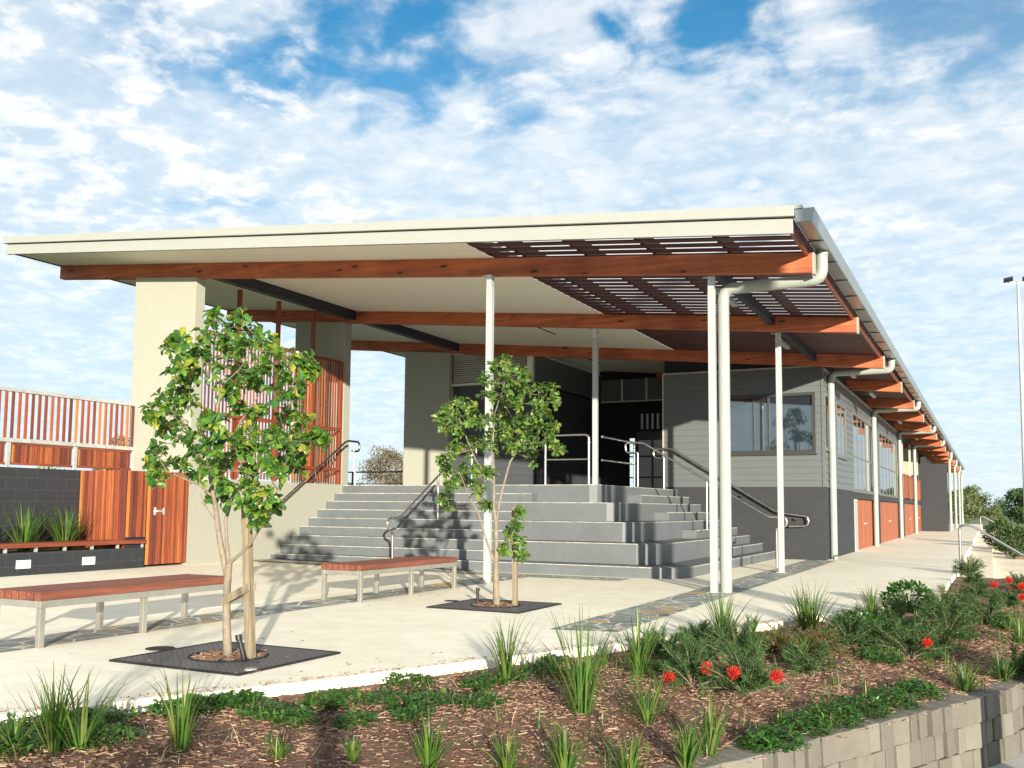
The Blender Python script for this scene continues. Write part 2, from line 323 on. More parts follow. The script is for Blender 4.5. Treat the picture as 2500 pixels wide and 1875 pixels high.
# ------------------------------------------------------------ builders
WL = {}
class MB:
    def __init__(s): s.v = []; s.f = []
    def box(s, a, b):
        (x0,y0,z0),(x1,y1,z1) = [(min(p,q)) for p,q in zip(a,b)], [(max(p,q)) for p,q in zip(a,b)]
        o = len(s.v); s.v += [(x0,y0,z0),(x1,y0,z0),(x1,y1,z0),(x0,y1,z0),(x0,y0,z1),(x1,y0,z1),(x1,y1,z1),(x0,y1,z1)]
        s.f += [tuple(o+i for i in q) for q in ((0,3,2,1),(4,5,6,7),(0,1,5,4),(1,2,6,5),(2,3,7,6),(3,0,4,7))]; return s
    def hexa(s, pts):      # 8 points, same order as box
        o = len(s.v); s.v += [tuple(p) for p in pts]
        s.f += [tuple(o+i for i in q) for q in ((0,3,2,1),(4,5,6,7),(0,1,5,4),(1,2,6,5),(2,3,7,6),(3,0,4,7))]; return s
    def prism(s, poly, z0, z1):   # poly counter-clockwise in xy; z may be a function
        o = len(s.v); n = len(poly)
        fz = z0 if callable(z0) else (lambda x, y: z0); gz = z1 if callable(z1) else (lambda x, y: z1)
        s.v += [(x,y,fz(x,y)) for x,y in poly] + [(x,y,gz(x,y)) for x,y in poly]
        s.f.append(tuple(o+i for i in reversed(range(n)))); s.f.append(tuple(o+n+i for i in range(n)))
        for i in range(n): j = (i+1) % n; s.f.append((o+i, o+j, o+n+j, o+n+i))
        return s
    def quad(s, *p):
        o = len(s.v); s.v += [tuple(q) for q in p]; s.f.append(tuple(range(o, o+len(p)))); return s
    def tube(s, pts, r, n=10, cap=True, flat=1.):
        pts = [Vector(p) for p in pts]; rs = r if isinstance(r, (list, tuple)) else [r]*len(pts)
        o = len(s.v); prev = None
        for i, p in enumerate(pts):
            if i == 0: d = pts[1]-p
            elif i == len(pts)-1: d = p-pts[i-1]
            else: d = (pts[i+1]-p).normalized()+(p-pts[i-1]).normalized()
            if d.length < 1e-9: d = Vector((0,0,1))
            d.normalize()
            if prev is None:
                a = Vector((0,0,1)) if abs(d.z) < .9 else Vector((1,0,0)); u = d.cross(a).normalized()
            else:
                u = prev - d*prev.dot(d); u.normalize()
            prev = u; v = d.cross(u)
            for k in range(n):
                an = 2*pi*k/n; s.v.append(tuple(p + (u*cos(an)+v*sin(an)*flat)*rs[i]))
        for i in range(len(pts)-1):
            for k in range(n):
                k2 = (k+1) % n; s.f.append((o+i*n+k, o+i*n+k2, o+(i+1)*n+k2, o+(i+1)*n+k))
        if cap:
            s.f.append(tuple(o+k for k in reversed(range(n)))); e = o+(len(pts)-1)*n; s.f.append(tuple(e+k for k in range(n)))
        return s
    def build(s, name, m, parent=None, smooth_=False, bevel=0., seg=2):
        me = bpy.data.meshes.new(name)
        off = Vector(WL.get(parent.name, (0,0,0))) if parent else Vector((0,0,0))
        vs = [(x-off.x, y-off.y, z-off.z) for x,y,z in s.v] if parent else s.v
        me.from_pydata(vs, [], s.f); me.update()
        if m: me.materials.append(m)
        if smooth_:
            for p in me.polygons: p.use_smooth = True
            try: me.set_sharp_from_angle(angle=radians(42))
            except Exception: pass
        o = bpy.data.objects.new(name, me); C.objects.link(o)
        if parent: o.parent = parent
        WL[o.name] = tuple(off)
        if bevel:
            bv = o.modifiers.new('bevel', 'BEVEL'); bv.width = bevel; bv.segments = seg; bv.limit_method = 'ANGLE'; bv.angle_limit = radians(50)
        return o
def tag(o, label=None, cat=None, group=None, kind=None):
    if label: o['label'] = label
    if cat: o['category'] = cat
    if group: o['group'] = group
    if kind: o['kind'] = kind
    return o
def thing(name, label, cat, loc, group=None):
    o = bpy.data.objects.new(name, None); C.objects.link(o); o.location = loc; WL[o.name] = tuple(loc); o.empty_display_size = .2
    return tag(o, label, cat, group)
def copy_tree(o, parent=None, loc=None):
    c = o.copy(); C.objects.link(c); c.parent = parent
    if parent is None and loc is not None: c.location = loc
    WL[c.name] = tuple(c.location) if parent is None else WL.get(parent.name, (0,0,0))
    for ch in list(o.children): copy_tree(ch, c)
    return c
def arc(c, r, a0, a1, ax1, ax2, n=8):
    c = Vector(c); ax1 = Vector(ax1); ax2 = Vector(ax2)
    return [c + ax1*(r*cos(a0+(a1-a0)*i/n)) + ax2*(r*sin(a0+(a1-a0)*i/n)) for i in range(n+1)]
def rounded(pts, r, n=6):
    """polyline with its corners rounded"""
    P = [Vector(p) for p in pts]; out = [P[0]]
    for i in range(1, len(P)-1):
        a = (P[i-1]-P[i]); b = (P[i+1]-P[i]); q = min(r, a.length*.49, b.length*.49); a = P[i]+a.normalized()*q; b = P[i]+b.normalized()*q
        for k in range(n+1):
            t = k/n; out.append(a*(1-t)**2 + P[i]*2*t*(1-t) + b*t*t)
    out.append(P[-1]); return out

# ------------------------------------------------------------ measured positions (metres)
T1= [(-5.45,5.75,2.12,.08),(-5.25,5.6,2.05,.08),(-5.4,5.85,1.95,.08),(-5.15,5.8,1.9,.07),(-5.3,5.5,1.8,.08),(-5.58,5.7,1.85,.07),(-5.1,5.6,2.17,.07),(-5.32,5.9,2.2,.08),(-5.2,5.75,1.75,.07),(-5.38,5.79,2.69,0.08),(-5.71,5.88,2.71,0.09),(-5.62,5.92,2.64,0.09),(-5.47,6.04,2.62,0.1),(-5.15,5.88,2.51,0.08),(-5.91,6.02,2.59,0.09),(-5.03,5.34,2.37,0.09),(-5.86,5.67,2.52,0.07),(-6.37,6.04,2.53,0.07),(-5.91,5.81,2.44,0.07),(-5.97,6.0,2.45,0.1),(-4.93,5.41,2.34,0.1),(-4.9,5.68,2.36,0.09),(-4.6,5.51,2.29,0.08),(-4.66,5.73,2.27,0.08),(-4.62,5.76,2.2,0.06),(-5.48,5.33,2.24,0.08),(-5.73,5.48,2.21,0.07),(-5.59,5.53,2.18,0.11),(-5.84,6.02,2.33,0.12),(-5.48,5.9,2.29,0.11),(-4.82,5.44,2.19,0.09),(-5.04,5.93,2.24,0.1),(-4.46,5.43,2.05,0.07),(-5.96,5.79,2.11,0.09),(-5.73,5.42,1.98,0.1),(-5.75,5.32,1.88,0.1),(-6.25,5.98,1.94,0.11),(-5.56,5.48,1.95,0.08),(-4.72,5.48,2.02,0.09),(-5.03,6.07,2.02,0.08),(-5.05,5.98,1.9,0.1),(-4.51,5.54,1.8,0.06),(-5.35,6.05,1.93,0.07),(-6.05,5.73,1.8,0.09),(-6.32,5.84,1.88,0.06),(-5.64,5.48,1.73,0.08),(-6.06,6.04,1.74,0.09),(-6.28,5.84,1.62,0.09),(-6.62,6.05,1.55,0.07),(-6.39,6.0,1.46,0.08),(-5.73,5.55,1.49,0.07),(-5.57,5.59,1.57,0.08),(-5.29,5.45,1.63,0.08),(-5.16,5.43,1.68,0.09),(-4.96,5.37,1.62,0.08),(-4.99,5.55,1.58,0.08),(-5.06,5.78,1.66,0.08),(-4.57,5.32,1.68,0.07),(-4.85,5.84,1.7,0.08),(-4.46,5.58,1.67,0.06),(-4.35,5.56,1.67,0.04),(-4.83,5.94,1.6,0.08),(-4.78,5.69,1.56,0.09),(-4.83,5.56,1.48,0.08),(-5.14,5.69,1.46,0.08),(-5.52,5.86,1.53,0.08),(-5.22,5.36,1.46,0.08),(-4.96,6.06,1.5,0.07),(-4.55,5.34,1.39,0.06),(-5.79,5.82,1.42,0.07),(-5.68,5.87,1.46,0.09),(-5.14,5.46,1.32,0.08),(-5.61,5.84,1.24,0.06),(-5.27,5.63,1.25,0.07),(-5.15,5.74,1.31,0.07),(-4.92,5.45,1.19,0.06),(-4.75,5.47,1.25,0.06),(-4.87,5.54,1.12,0.05),(-5.07,5.93,1.19,0.05),(-4.87,5.55,1.08,0.05),(-6.26,5.83,1.38,0.06)]
T2= [(-5.36,10.51,3.0,0.09),(-5.51,10.52,2.94,0.09),(-5.01,10.02,2.8,0.1),(-4.88,10.03,2.73,0.08),(-5.45,10.17,2.72,0.09),(-5.36,10.38,2.72,0.11),(-4.93,9.82,2.6,0.09),(-5.02,10.36,2.59,0.1),(-4.84,10.4,2.59,0.11),(-4.71,10.45,2.61,0.08),(-5.19,9.76,2.46,0.09),(-5.39,10.52,2.52,0.11),(-4.81,9.81,2.38,0.1),(-4.68,10.02,2.4,0.1),(-4.59,10.24,2.42,0.09),(-5.99,10.5,2.5,0.1),(-5.88,10.02,2.38,0.11),(-5.82,10.51,2.44,0.1),(-6.08,10.19,2.29,0.09),(-5.76,9.99,2.26,0.11),(-5.92,10.0,2.14,0.09),(-5.65,9.88,2.09,0.11),(-5.4,9.8,2.16,0.12),(-5.24,9.86,2.2,0.12),(-5.27,10.31,2.24,0.11),(-5.18,10.57,2.25,0.11),(-4.64,9.87,2.21,0.1),(-4.47,9.77,2.23,0.08),(-5.57,10.56,2.1,0.13),(-5.16,10.18,2.08,0.11),(-4.88,10.07,2.06,0.1),(-4.58,9.93,2.08,0.1),(-4.56,10.23,2.1,0.09),(-5.72,10.42,1.98,0.11),(-5.35,10.11,1.9,0.11),(-5.68,10.08,1.87,0.11),(-5.69,9.78,1.83,0.09),(-6.24,10.5,1.77,0.09),(-4.95,9.76,1.9,0.09),(-4.97,10.14,1.89,0.09),(-4.91,10.43,1.95,0.09),(-4.44,9.84,1.93,0.08),(-4.56,10.34,1.86,0.09),(-4.99,10.53,1.79,0.09),(-6.03,10.26,1.61,0.11),(-5.89,10.39,1.63,0.11),(-5.37,9.82,1.62,0.1),(-5.36,10.1,1.58,0.09),(-5.71,9.86,1.45,0.11),(-5.83,10.44,1.46,0.11),(-5.43,9.98,1.4,0.09),(-5.98,10.11,1.27,0.07),(-6.2,10.57,1.18,0.07),(-5.58,10.45,1.21,0.08),(-5.11,10.25,0.86,0.09),(-4.94,10.14,0.76,0.08),(-5.17,10.15,0.69,0.06),(-4.96,10.2,0.62,0.04),(-4.96,10.15,1.13,0.05),(-5.0,10.11,0.97,0.06)]
B1= [[(-5.28,5.7,-0.0,0.038),(-5.3,5.7,0.21,0.032),(-5.31,5.7,0.4,0.029),(-5.31,5.7,0.59,0.028),(-5.3,5.7,0.72,0.027)],[(-5.32,5.7,0.63,0.022),(-5.38,5.72,0.77,0.024),(-5.41,5.7,0.93,0.022),(-5.45,5.7,1.13,0.019),(-5.47,5.65,1.37,0.015),(-5.52,5.62,1.57,0.012),(-5.47,5.6,1.57,0.01),(-5.4,5.6,1.83,0.008),(-5.34,5.6,2.11,0.006),(-5.32,5.65,2.35,0.004)],[(-5.3,5.7,0.72,0.018),(-5.38,5.75,0.91,0.014),(-5.42,5.78,1.06,0.011),(-5.37,5.8,1.24,0.008),(-5.26,5.8,1.41,0.006),(-5.44,5.85,1.74,0.008),(-5.35,5.9,1.93,0.006),(-5.15,5.9,2.14,0.004)],[(-5.3,5.7,0.72,0.016),(-5.22,5.7,0.78,0.013),(-5.08,5.68,0.87,0.011),(-4.96,5.65,1.0,0.009),(-4.87,5.65,1.14,0.007),(-4.78,5.65,1.33,0.005)],[(-5.49,5.68,1.25,0.01),(-5.63,5.7,1.33,0.009),(-5.76,5.7,1.37,0.008),(-6.05,5.75,1.45,0.006),(-6.2,5.8,1.56,0.004)],[(-5.43,5.7,1.03,0.006),(-5.57,5.72,1.15,0.004),(-5.68,5.75,1.27,0.003)],[(-5.49,5.62,1.5,0.009),(-5.59,5.55,1.68,0.006),(-5.58,5.5,1.76,0.005),(-5.75,5.5,1.96,0.004)],[(-5.44,5.78,1.03,0.008),(-5.45,5.85,1.22,0.006),(-5.3,5.9,1.58,0.005),(-5.01,5.95,1.78,0.004)],[(-5.33,5.6,2.11,0.005),(-5.07,5.5,2.21,0.004),(-4.91,5.5,2.41,0.003)]]
B2= [[(-5.26,10.15,-0.0,0.045),(-5.27,10.15,0.25,0.036),(-5.27,10.15,0.47,0.033),(-5.27,10.15,0.72,0.028),(-5.28,10.15,0.96,0.025)],[(-5.28,10.15,0.96,0.018),(-5.31,10.15,1.18,0.016),(-5.31,10.15,1.39,0.014),(-5.33,10.15,2.04,0.01),(-5.31,10.15,2.31,0.007),(-5.2,10.15,2.61,0.005),(-5.14,10.15,2.83,0.004)],[(-5.28,10.15,0.96,0.018),(-5.27,10.2,1.18,0.015),(-5.25,10.23,1.35,0.013),(-5.15,10.25,1.72,0.012),(-5.04,10.3,1.9,0.008),(-4.97,10.35,2.23,0.006),(-4.85,10.35,2.48,0.004)],[(-5.27,10.15,0.47,0.016),(-5.35,10.12,0.68,0.014),(-5.42,10.1,0.89,0.011),(-5.47,10.07,1.09,0.009),(-5.59,10.05,1.3,0.006),(-5.73,10.03,1.6,0.005)],[(-5.32,10.15,1.46,0.01),(-5.5,10.05,1.72,0.008),(-5.59,10.0,1.95,0.006),(-5.69,9.95,2.25,0.004)],[(-5.27,10.15,0.72,0.008),(-5.15,10.1,0.76,0.006),(-5.02,10.07,0.83,0.004)]]
TUS=[(-3.13, 6.21, None, 0.46, "tall upright green tussock at the middle of the bed's upper edge"), (-2.35, 5.72, None, 0.61, 'tallest spiky tussock in the middle of the bed'), (-2.41, 6.99, None, 0.48, 'leafy tussock just right of the tallest one'), (-1.95, 5.83, None, 0.3, 'short tussock below the leafy one in mid bed'), (-2.59, 4.27, None, 0.26, 'sparse small tussock at the bottom edge near the centre'), (-2.24, 4.46, None, 0.24, 'narrow tussock at the bottom edge, right of centre'), (-1.99, 4.63, None, 0.28, 'thin upright tussock at the bottom below the tallest one'), (-1.71, 4.79, None, 0.24, 'straw-tipped tussock at the bottom, right of the thin one'), (-1.49, 5.1, None, 0.25, "low spreading tussock just above the block wall's left end"), (-1.46, 5.47, None, 0.32, 'upright tussock beside the groundcover by the block wall'), (-2.28, 9.09, None, 0.53, "tall thin tussock left of the downpipe's foot, at the pavement edge"), (-1.8, 10.5, None, 0.42, 'arching tussock at the pavement edge right of the slate band'), (-1.7, 10.44, None, 0.5, 'spiky tussock at the pavement edge near the path shadow'), (-1.26, 11.96, None, 0.39, 'short tussock at the pavement edge before the bed corner'), (-0.98, 12.67, None, 0.33, 'reddish-tipped small tussock nearest the bed corner'), (-2.12, 9.56, None, 0.26, 'small tussock among the needle shrubs at the upper edge'), (-1.48, 8.6, None, 0.23, 'small yellow-green tussock below the bronze shrub'), (-0.44, 10.3, None, 0.27, 'small tussock on the bare slope near the block wall'), (-0.21, 8.28, None, 0.28, 'dark tussock close to the block wall on the right'), (0.05, 8.95, None, 0.27, 'pale tussock above the block wall at the right edge'), (0.24, 11.05, None, 0.38, 'long-leaved tussock at the right edge below the red flowers'), (-4.3, 3.42, None, 0.4, 'big bright tussock at the bottom left corner'), (-4.19, 3.48, None, 0.37, 'big bright tussock second from the bottom left corner'), (-3.74, 3.72, None, 0.41, 'large arching tussock at the bottom, left of centre'), (-3.28, 3.94, None, 0.11, 'tiny tussock at the bottom below the groundcover'), (-4.72, 3.7, None, 0.13, 'small tussock at the left end of the pavement edge'), (-4.48, 3.32, None, 0.22, 'low dark tussock in the bottom left corner'), (-2.97, 4.14, None, 0.13, 'tiny tussock at the bottom in the middle'), (-13.95, 10.34, 0.38, 0.78, 'strap-leaved plant in the planter, in the middle of the three'), (-13.95, 11.1, 0.38, 0.74, 'strap-leaved plant in the planter nearest the timber cupboard'), (-13.95, 9.45, 0.38, 0.72, 'strap-leaved plant in the planter at the left edge of the view'), (-13.95, 8.7, 0.38, 0.7, 'strap-leaved plant in the planter just outside the left edge')]
SHR=[(-1.97, 6.91, 0.27, 0, 'green needle shrub with two red flowers in mid bed', [(-2.08, 6.7, -0.04, 0.05), (-1.81, 6.7, 0.05, 0.05)]), (-1.57, 6.88, 0.27, 0, 'largest green needle shrub right of the red flowers', [(-1.61, 6.67, 0.04, 0.05), (-1.32, 6.67, 0.04, 0.05)]), (-1.18, 9.34, 0.28, 0, 'green needle shrub behind the arching tussock', []), (-0.67, 9.36, 0.3, 0, 'dark green needle shrub with one red flower', [(-0.52, 9.13, 0.02, 0.05)]), (-0.42, 11.04, 0.29, 0, 'olive needle shrub on the slope near the corner of the bed', []), (-0.19, 15.01, 0.2, 0, 'green needle shrub with red flowers nearest the terrace handrail', [(0.03, 14.85, 0.15, 0.06), (0.21, 14.85, 0.22, 0.06)]), (0.12, 14.01, 0.2, 0, 'green needle shrub with red flowers at the right edge', [(0.34, 13.85, 0.21, 0.06), (0.34, 13.85, 0.07, 0.06)]), (-1.4, 8.69, 0.19, 1, 'bronze needle shrub in the middle of the bed', []), (-1.66, 8.54, 0.17, 1, 'smaller bronze needle shrub beside the larger one', []), (0.2, 9.12, 0.2, 0, 'low needle shrub close to the block wall at the right edge', []), (-2.4, 8.67, 0.18, 0, 'small needle shrub at the pavement edge by the slate band', []), (0.4, 17.6, 0.2, 0, 'needle shrub farther back at the right edge with a red flower', [(0.29, 17.44, -0.06, 0.06)]), (-0.38, 20.03, 0.3, 0, 'small needle shrub at the foot of the terrace handrail', []), (-2.45, 7.75, 0.2, 0, 'low green needle shrub in front of the slate band end', []), (-1.98, 8.35, 0.24, 0, 'green needle shrub between the two red-flowered ones and the pavement', []), (-1.3, 8.0, 0.2, 0, 'small green needle shrub on the open mulch below the bronze shrub', []), (-0.95, 10.6, 0.27, 0, 'dense green needle shrub at the middle of the right slope', []), (-0.5, 12.3, 0.27, 0, 'dense needle shrub near the corner of the path', []), (-0.05, 12.2, 0.25, 0, 'needle shrub on the right slope above the block wall', []), (-0.25, 17.6, 0.16, 0, 'needle shrub along the path edge before the handrail', []), (0.45, 16.0, 0.2, 0, 'needle shrub deep in the bed at the right edge', [])]
GC=[(-1.17, 5.92, 0.13), (-1.09, 6.33, 0.14), (-0.95, 6.68, 0.15), (-0.81, 7.06, 0.15), (-0.66, 7.46, 0.14), (-0.52, 7.9, 0.14), (-1.25, 5.75, 0.09), (-0.65, 13.27, 0.23), (-0.76, 13.11, 0.14), (-3.68, 5.79, 0.15), (-3.48, 5.28, 0.14), (-3.27, 5.4, 0.14), (-3.12, 4.96, 0.1), (-3.23, 6.04, 0.13), (-2.94, 5.45, 0.12), (-3.07, 6.66, 0.13), (-3.16, 7.14, 0.1), (-3.12, 6.27, 0.08), (-4.78, 3.65, 0.19), (-4.7, 3.83, 0.16), (-4.61, 3.92, 0.16), (-4.69, 3.47, 0.15), (-4.38, 4.48, 0.09), (-4.43, 4.37, 0.14), (-4.42, 4.4, 0.14), (-4.34, 4.56, 0.14), (-4.24, 4.73, 0.11), (-4.27, 4.68, 0.09), (-3.89, 4.54, 0.12), (-3.67, 4.54, 0.11), (-3.8, 4.97, 0.11), (-3.74, 5.14, 0.12), (-3.36, 4.71, 0.1), (-4.2, 3.63, 0.14), (-4.45, 3.32, 0.12), (-0.9, 8.9, 0.16), (-0.55, 9.6, 0.15), (-0.75, 11.3, 0.17), (-0.3, 10.9, 0.14), (-1.75, 9.2, 0.14), (-0.15, 12.9, 0.16), (0.1, 11.9, 0.13), (-2.3, 7.3, 0.13), (-2.75, 6.6, 0.12)]

# ============================================================ ground
R9 = 1.64/9
def zs(x): return 4.486-.095*x                       # plane of the ceiling, falling to the right
def sl(mb, x0, x1, y0, y1, a, b):                      # sloping member between zs+a and zs+b
    return mb.hexa([(x0,y0,zs(x0)+a),(x1,y0,zs(x1)+a),(x1,y1,zs(x1)+a),(x0,y1,zs(x0)+a),(x0,y0,zs(x0)+b),(x1,y0,zs(x1)+b),(x1,y1,zs(x1)+b),(x0,y1,zs(x0)+b)])
tag(MB().box((-900,-600,-1.6),(900,1200,-.95)).build('ground', M['grass']), 'rough green ground round the building', 'ground', kind='structure')
EDGE = [(-9.5,-5),(-8,-2),(-6.6,.6),(-5.6,2.4),(-4.96,3.58),(-4.47,4.59),(-4.15,5.17),(-3.54,6.59),(-3.19,7.39),(-2.69,8.55),(-2.44,9.12),(-1.88,10.78),(-1.28,12.36),(-1.04,12.93),(-.65,13.5),(-.63,18),(-.6,20.2)]
def zp(x): return .08*max(0, min(1, (-8-x)/5.2))
p = MB()
p.prism([(-8,-2)]+EDGE[2:]+[(-.6,95),(-8,95)], -.6, 0)
p.prism([(-14.6,-5),(-9.5,-5),(-8,-2),(-8,24),(-14.6,24)], -.6, lambda x,y: zp(x))
tag(p.build('pavement', M['conc'], bevel=.012), 'pale cream concrete forecourt and path beside the building', 'pavement', kind='structure')
b = MB()
def strip(mb, pts, dz=.004):
    o = len(mb.v); mb.v += [(x,y,zp(x)+dz) for x,y in pts]; mb.f.append(tuple(range(o, o+len(pts))))
strip(b, [(-7.6,2.2),(-7.0,2.2),(-7.0,14.7),(-7.6,14.7)])
strip(b, [(-8,14.7),(-5.4,14.7),(-5.4,15.3),(-8,15.3)])
strip(b, [(-13.2,14.7),(-8,14.7),(-8,15.3),(-13.2,15.3)])
strip(b, [(-3.85,8.55),(-3.2,8.7),(-3.2,23.28),(-3.85,23.28)])
tag(b.build('stone_paving', M['crazy']), 'bands of slate crazy paving set into the pale concrete', 'paving', kind='structure')
tag(MB().prism([(-5.5,-8),(60,-8),(60,90),(2,90),(2,20),(3,20),(-3.0,.9),(-3.75,-1)], -1.4, -.75).build('footpath', M['path']), 'grey footpath below the block retaining wall', 'path', kind='structure')

WALL = [(-3.95,-1.2),(-1.41,5.19),(-.96,6.21),(-.07,8.18),(.25,9.06),(1.6,12.6),(2.9,16.5),(3.4,20.2)]
def resample(P, n):
    P = [Vector((*q, 0)) for q in P]; L = [0]
    for i in range(1, len(P)): L.append(L[-1]+(P[i]-P[i-1]).length)
    out = []
    for k in range(n+1):
        d = L[-1]*k/n; i = 1
        while i < len(P)-1 and L[i] < d: i += 1
        out.append(P[i-1].lerp(P[i], (d-L[i-1])/(L[i]-L[i-1])))
    return out
Epts = resample(EDGE[1:], 120); Wpts = resample(WALL, 120)
def dpoly(x, y, P):
    return min((q.x-x)**2+(q.y-y)**2 for q in P)**.5
def bedz(x, y):
    a = dpoly(x, y, Epts); c = dpoly(x, y, Wpts); s = a/(a+c+1e-6)
    n = noise.noise(Vector((x*1.3, y*1.3, 0)))*.035+noise.noise(Vector((x*5, y*5, 3)))*.014
    return -.075-.16*s+.05*sin(pi*s)+n*min(1, 4*s*(1-s)+.15)
g = MB(); nx = 44
for i in range(121):
    e = Epts[i].copy(); wv = Wpts[i]; dd = (wv-e).normalized(); e = e-dd*.04
    for k in range(nx+1):
        q = e.lerp(wv, k/nx); z = bedz(q.x, q.y)
        if k == 0: z = min(z, -.06)
        g.v.append((q.x, q.y, z))
for i in range(120):
    for k in range(nx):
        a = i*(nx+1)+k; g.f.append((a, a+1, a+nx+2, a+nx+1))
tag(g.build('garden_bed', M['soil'], smooth_=True), 'sloping garden bed of brown bark mulch', 'garden bed', kind='structure')
ch = MB(); r = random.Random(3); cnt = 0
def chip(mb, x, y, z, l, w_, r):
    a = r.uniform(0, 2*pi); t = r.uniform(-.5, .5); ux, uy, uz = cos(a)*l, sin(a)*l, sin(t)*l*.6; vx, vy = -sin(a)*w_, cos(a)*w_; h = r.uniform(.002,.012)
    o = len(mb.v)
    mb.v += [(x-ux-vx,y-uy-vy,z+h),(x+ux-vx*.5,y+uy-vy*.5,z+uz+h),(x+ux*.9+vx,y+uy*.9+vy,z+uz+h+.004),(x-ux+vx,y-uy+vy,z+h+.005)]
    mb.f.append((o,o+1,o+2,o+3))
while cnt < 60000:
    t = r.random()**.8; i = int(18+t*84); s = r.uniform(.01, .99)
    q = Epts[i].lerp(Wpts[i], s)
    x, y = q.x+r.uniform(-.12,.12), q.y+r.uniform(-.12,.12)
    chip(ch, x, y, bedz(x, y), (.006+.026*r.random()**2)*(1 if y < 9 else 1.3), r.uniform(.0015,.0055)*(1 if y < 9 else 1.4), r); cnt += 1
for i in range(1500):
    k = r.randint(18, 100); q = Epts[k]; d = (Wpts[k]-q).normalized(); o_ = abs(r.gauss(0,.05)); chip(ch, q.x-d.x*o_+r.uniform(-.1,.1)*.3, q.y-d.y*o_+r.uniform(-.1,.1), .004, r.uniform(.005,.016), r.uniform(.0015,.004), r)
tag(ch.build('mulch_chips', M['chips']), 'loose bark chips covering the garden bed', 'mulch', kind='stuff')

# ============================================================ retaining wall of split blocks
rw = MB(); r = random.Random(8); WP = [Vector((*q,0)) for q in WALL]
for course in range(3):
    z0 = -.75+course*.182; z1 = z0+.177; d = -.16*(course%2); i = 0
    seg = []
    for q in range(len(WP)-1): seg.append((WP[q], WP[q+1]))
    Ls = [0]
    for a, c in seg: Ls.append(Ls[-1]+(c-a).length)
    def atl(d):
        k = 0
        while k < len(seg)-1 and Ls[k+1] < d: k += 1
        a, c = seg[k]; return a.lerp(c, (d-Ls[k])/(Ls[k+1]-Ls[k])), (c-a).normalized()
    d = .02+(.17 if course%2 else 0)
    while d < Ls[-1]-.4:
        L = .33*r.uniform(.9,1.05); a, _ = atl(d); c, _ = atl(d+L-.006); t = (c-a).normalized(); n = Vector((t.y, -t.x, 0))
        half = L*r.uniform(.4,.6)
        for (u0, u1, off) in ((0, half, r.choice((0,.012,.02))), (half, L-.006, r.choice((0,.008,.018)))):
            A = a+t*u0; B = a+t*(u1-.0015); o = off+(.015 if course == 2 else 0)
            sk = r.uniform(-.016,.016); f = [A+n*(o+sk), B+n*(o-sk), B-n*.26, A-n*.26]; e = .007
            rw.hexa([(q.x,q.y,z0) for q in (f[0],f[1],f[2],f[3])]+[(q.x,q.y,z1+r.uniform(-.002,.002)) for q in (f[0]-n*e,f[1]-n*e,f[2],f[3])])
        d += L
rwo = rw.build('retaining_wall', M['rblock'], bevel=.006)
tag(rwo, 'low curved retaining wall of split-face sandy grey concrete blocks beside the footpath', 'retaining wall')

# ============================================================ entrance steps
st = thing('entrance_steps', 'wide grey concrete steps and seating tiers climbing to the covered entrance landing', 'steps', (-10,17,0))
s1 = MB(); no = MB()
def odd(n):
    y0 = 15.5+.3*(n-1); xr = -4.6-.3*(n-1); c = {1:.5,3:.38,5:.26,7:.2,9:.16}[n]
    return [(-13.3,y0),(xr-c,y0),(xr-c*.3,y0+c*.3),(xr,y0+c),(xr,23.3),(-13.3,23.3)], y0, xr, c
for n in (1,3,5,7):
    poly, y0, xr, c = odd(n); s1.prism(poly, (n-2)*R9+.002 if n > 1 else -.02, n*R9-.0)
poly = [(-13.3,17.9),(-7.2,17.9),(-7.05,17.96),(-7.0,18.1),(-7.0,23.3),(-7.33,23.3),(-7.33,30),(-19,30),(-19,18.24),(-13.3,18.24)]
s1.prism(poly, 7*R9+.002, 9*R9)
for n in (2,4,6,8):
    y0 = 15.5+.3*(n-1); xr = -4.6-.3*(n-1); z0 = (n-1)*R9+.001
    s1.box((-13.3,y0,z0),(-8.35,y0+.32,n*R9-.001)); s1.box((xr-.32,19.65,z0),(xr,23.3,n*R9-.001))
    no.box((-13.28,y0-.003,n*R9-.012),(-8.36,y0+.035,n*R9+.003)); no.box((xr-.035,19.66,n*R9-.012),(xr+.003,23.29,n*R9+.003))
for n in (1,3,5,7,9):
    poly, y0, xr, c = odd(n) if n < 9 else (None, 17.9, -7.0, .16)
    z0, z1 = n*R9-.010, n*R9+.003
    no.box((-13.28,y0-.003,z0),(xr-c,y0+.03,z1)); no.box((xr-.03,y0+c,z0),(xr+.003,23.29,z1))
    no.hexa([(q[0],q[1],z) for z in (z0,z1) for q in ((xr-c,y0-.003),(xr+.003,y0+c),(xr-.03,y0+c),(xr-c,y0+.03))])
# blunt joint lines
s1.build('step_body', M['step'], st, bevel=.006); no.build('nosing_highlight', M['nosing_highlight'], st)

# ============================================================ the building
B = thing('pavilion', 'long single-storey pavilion with a sloping skillion roof, cream blade pillars and grey weatherboard walls', 'building', (-8,20,0))
def by(k): return 13.3+4.87*k
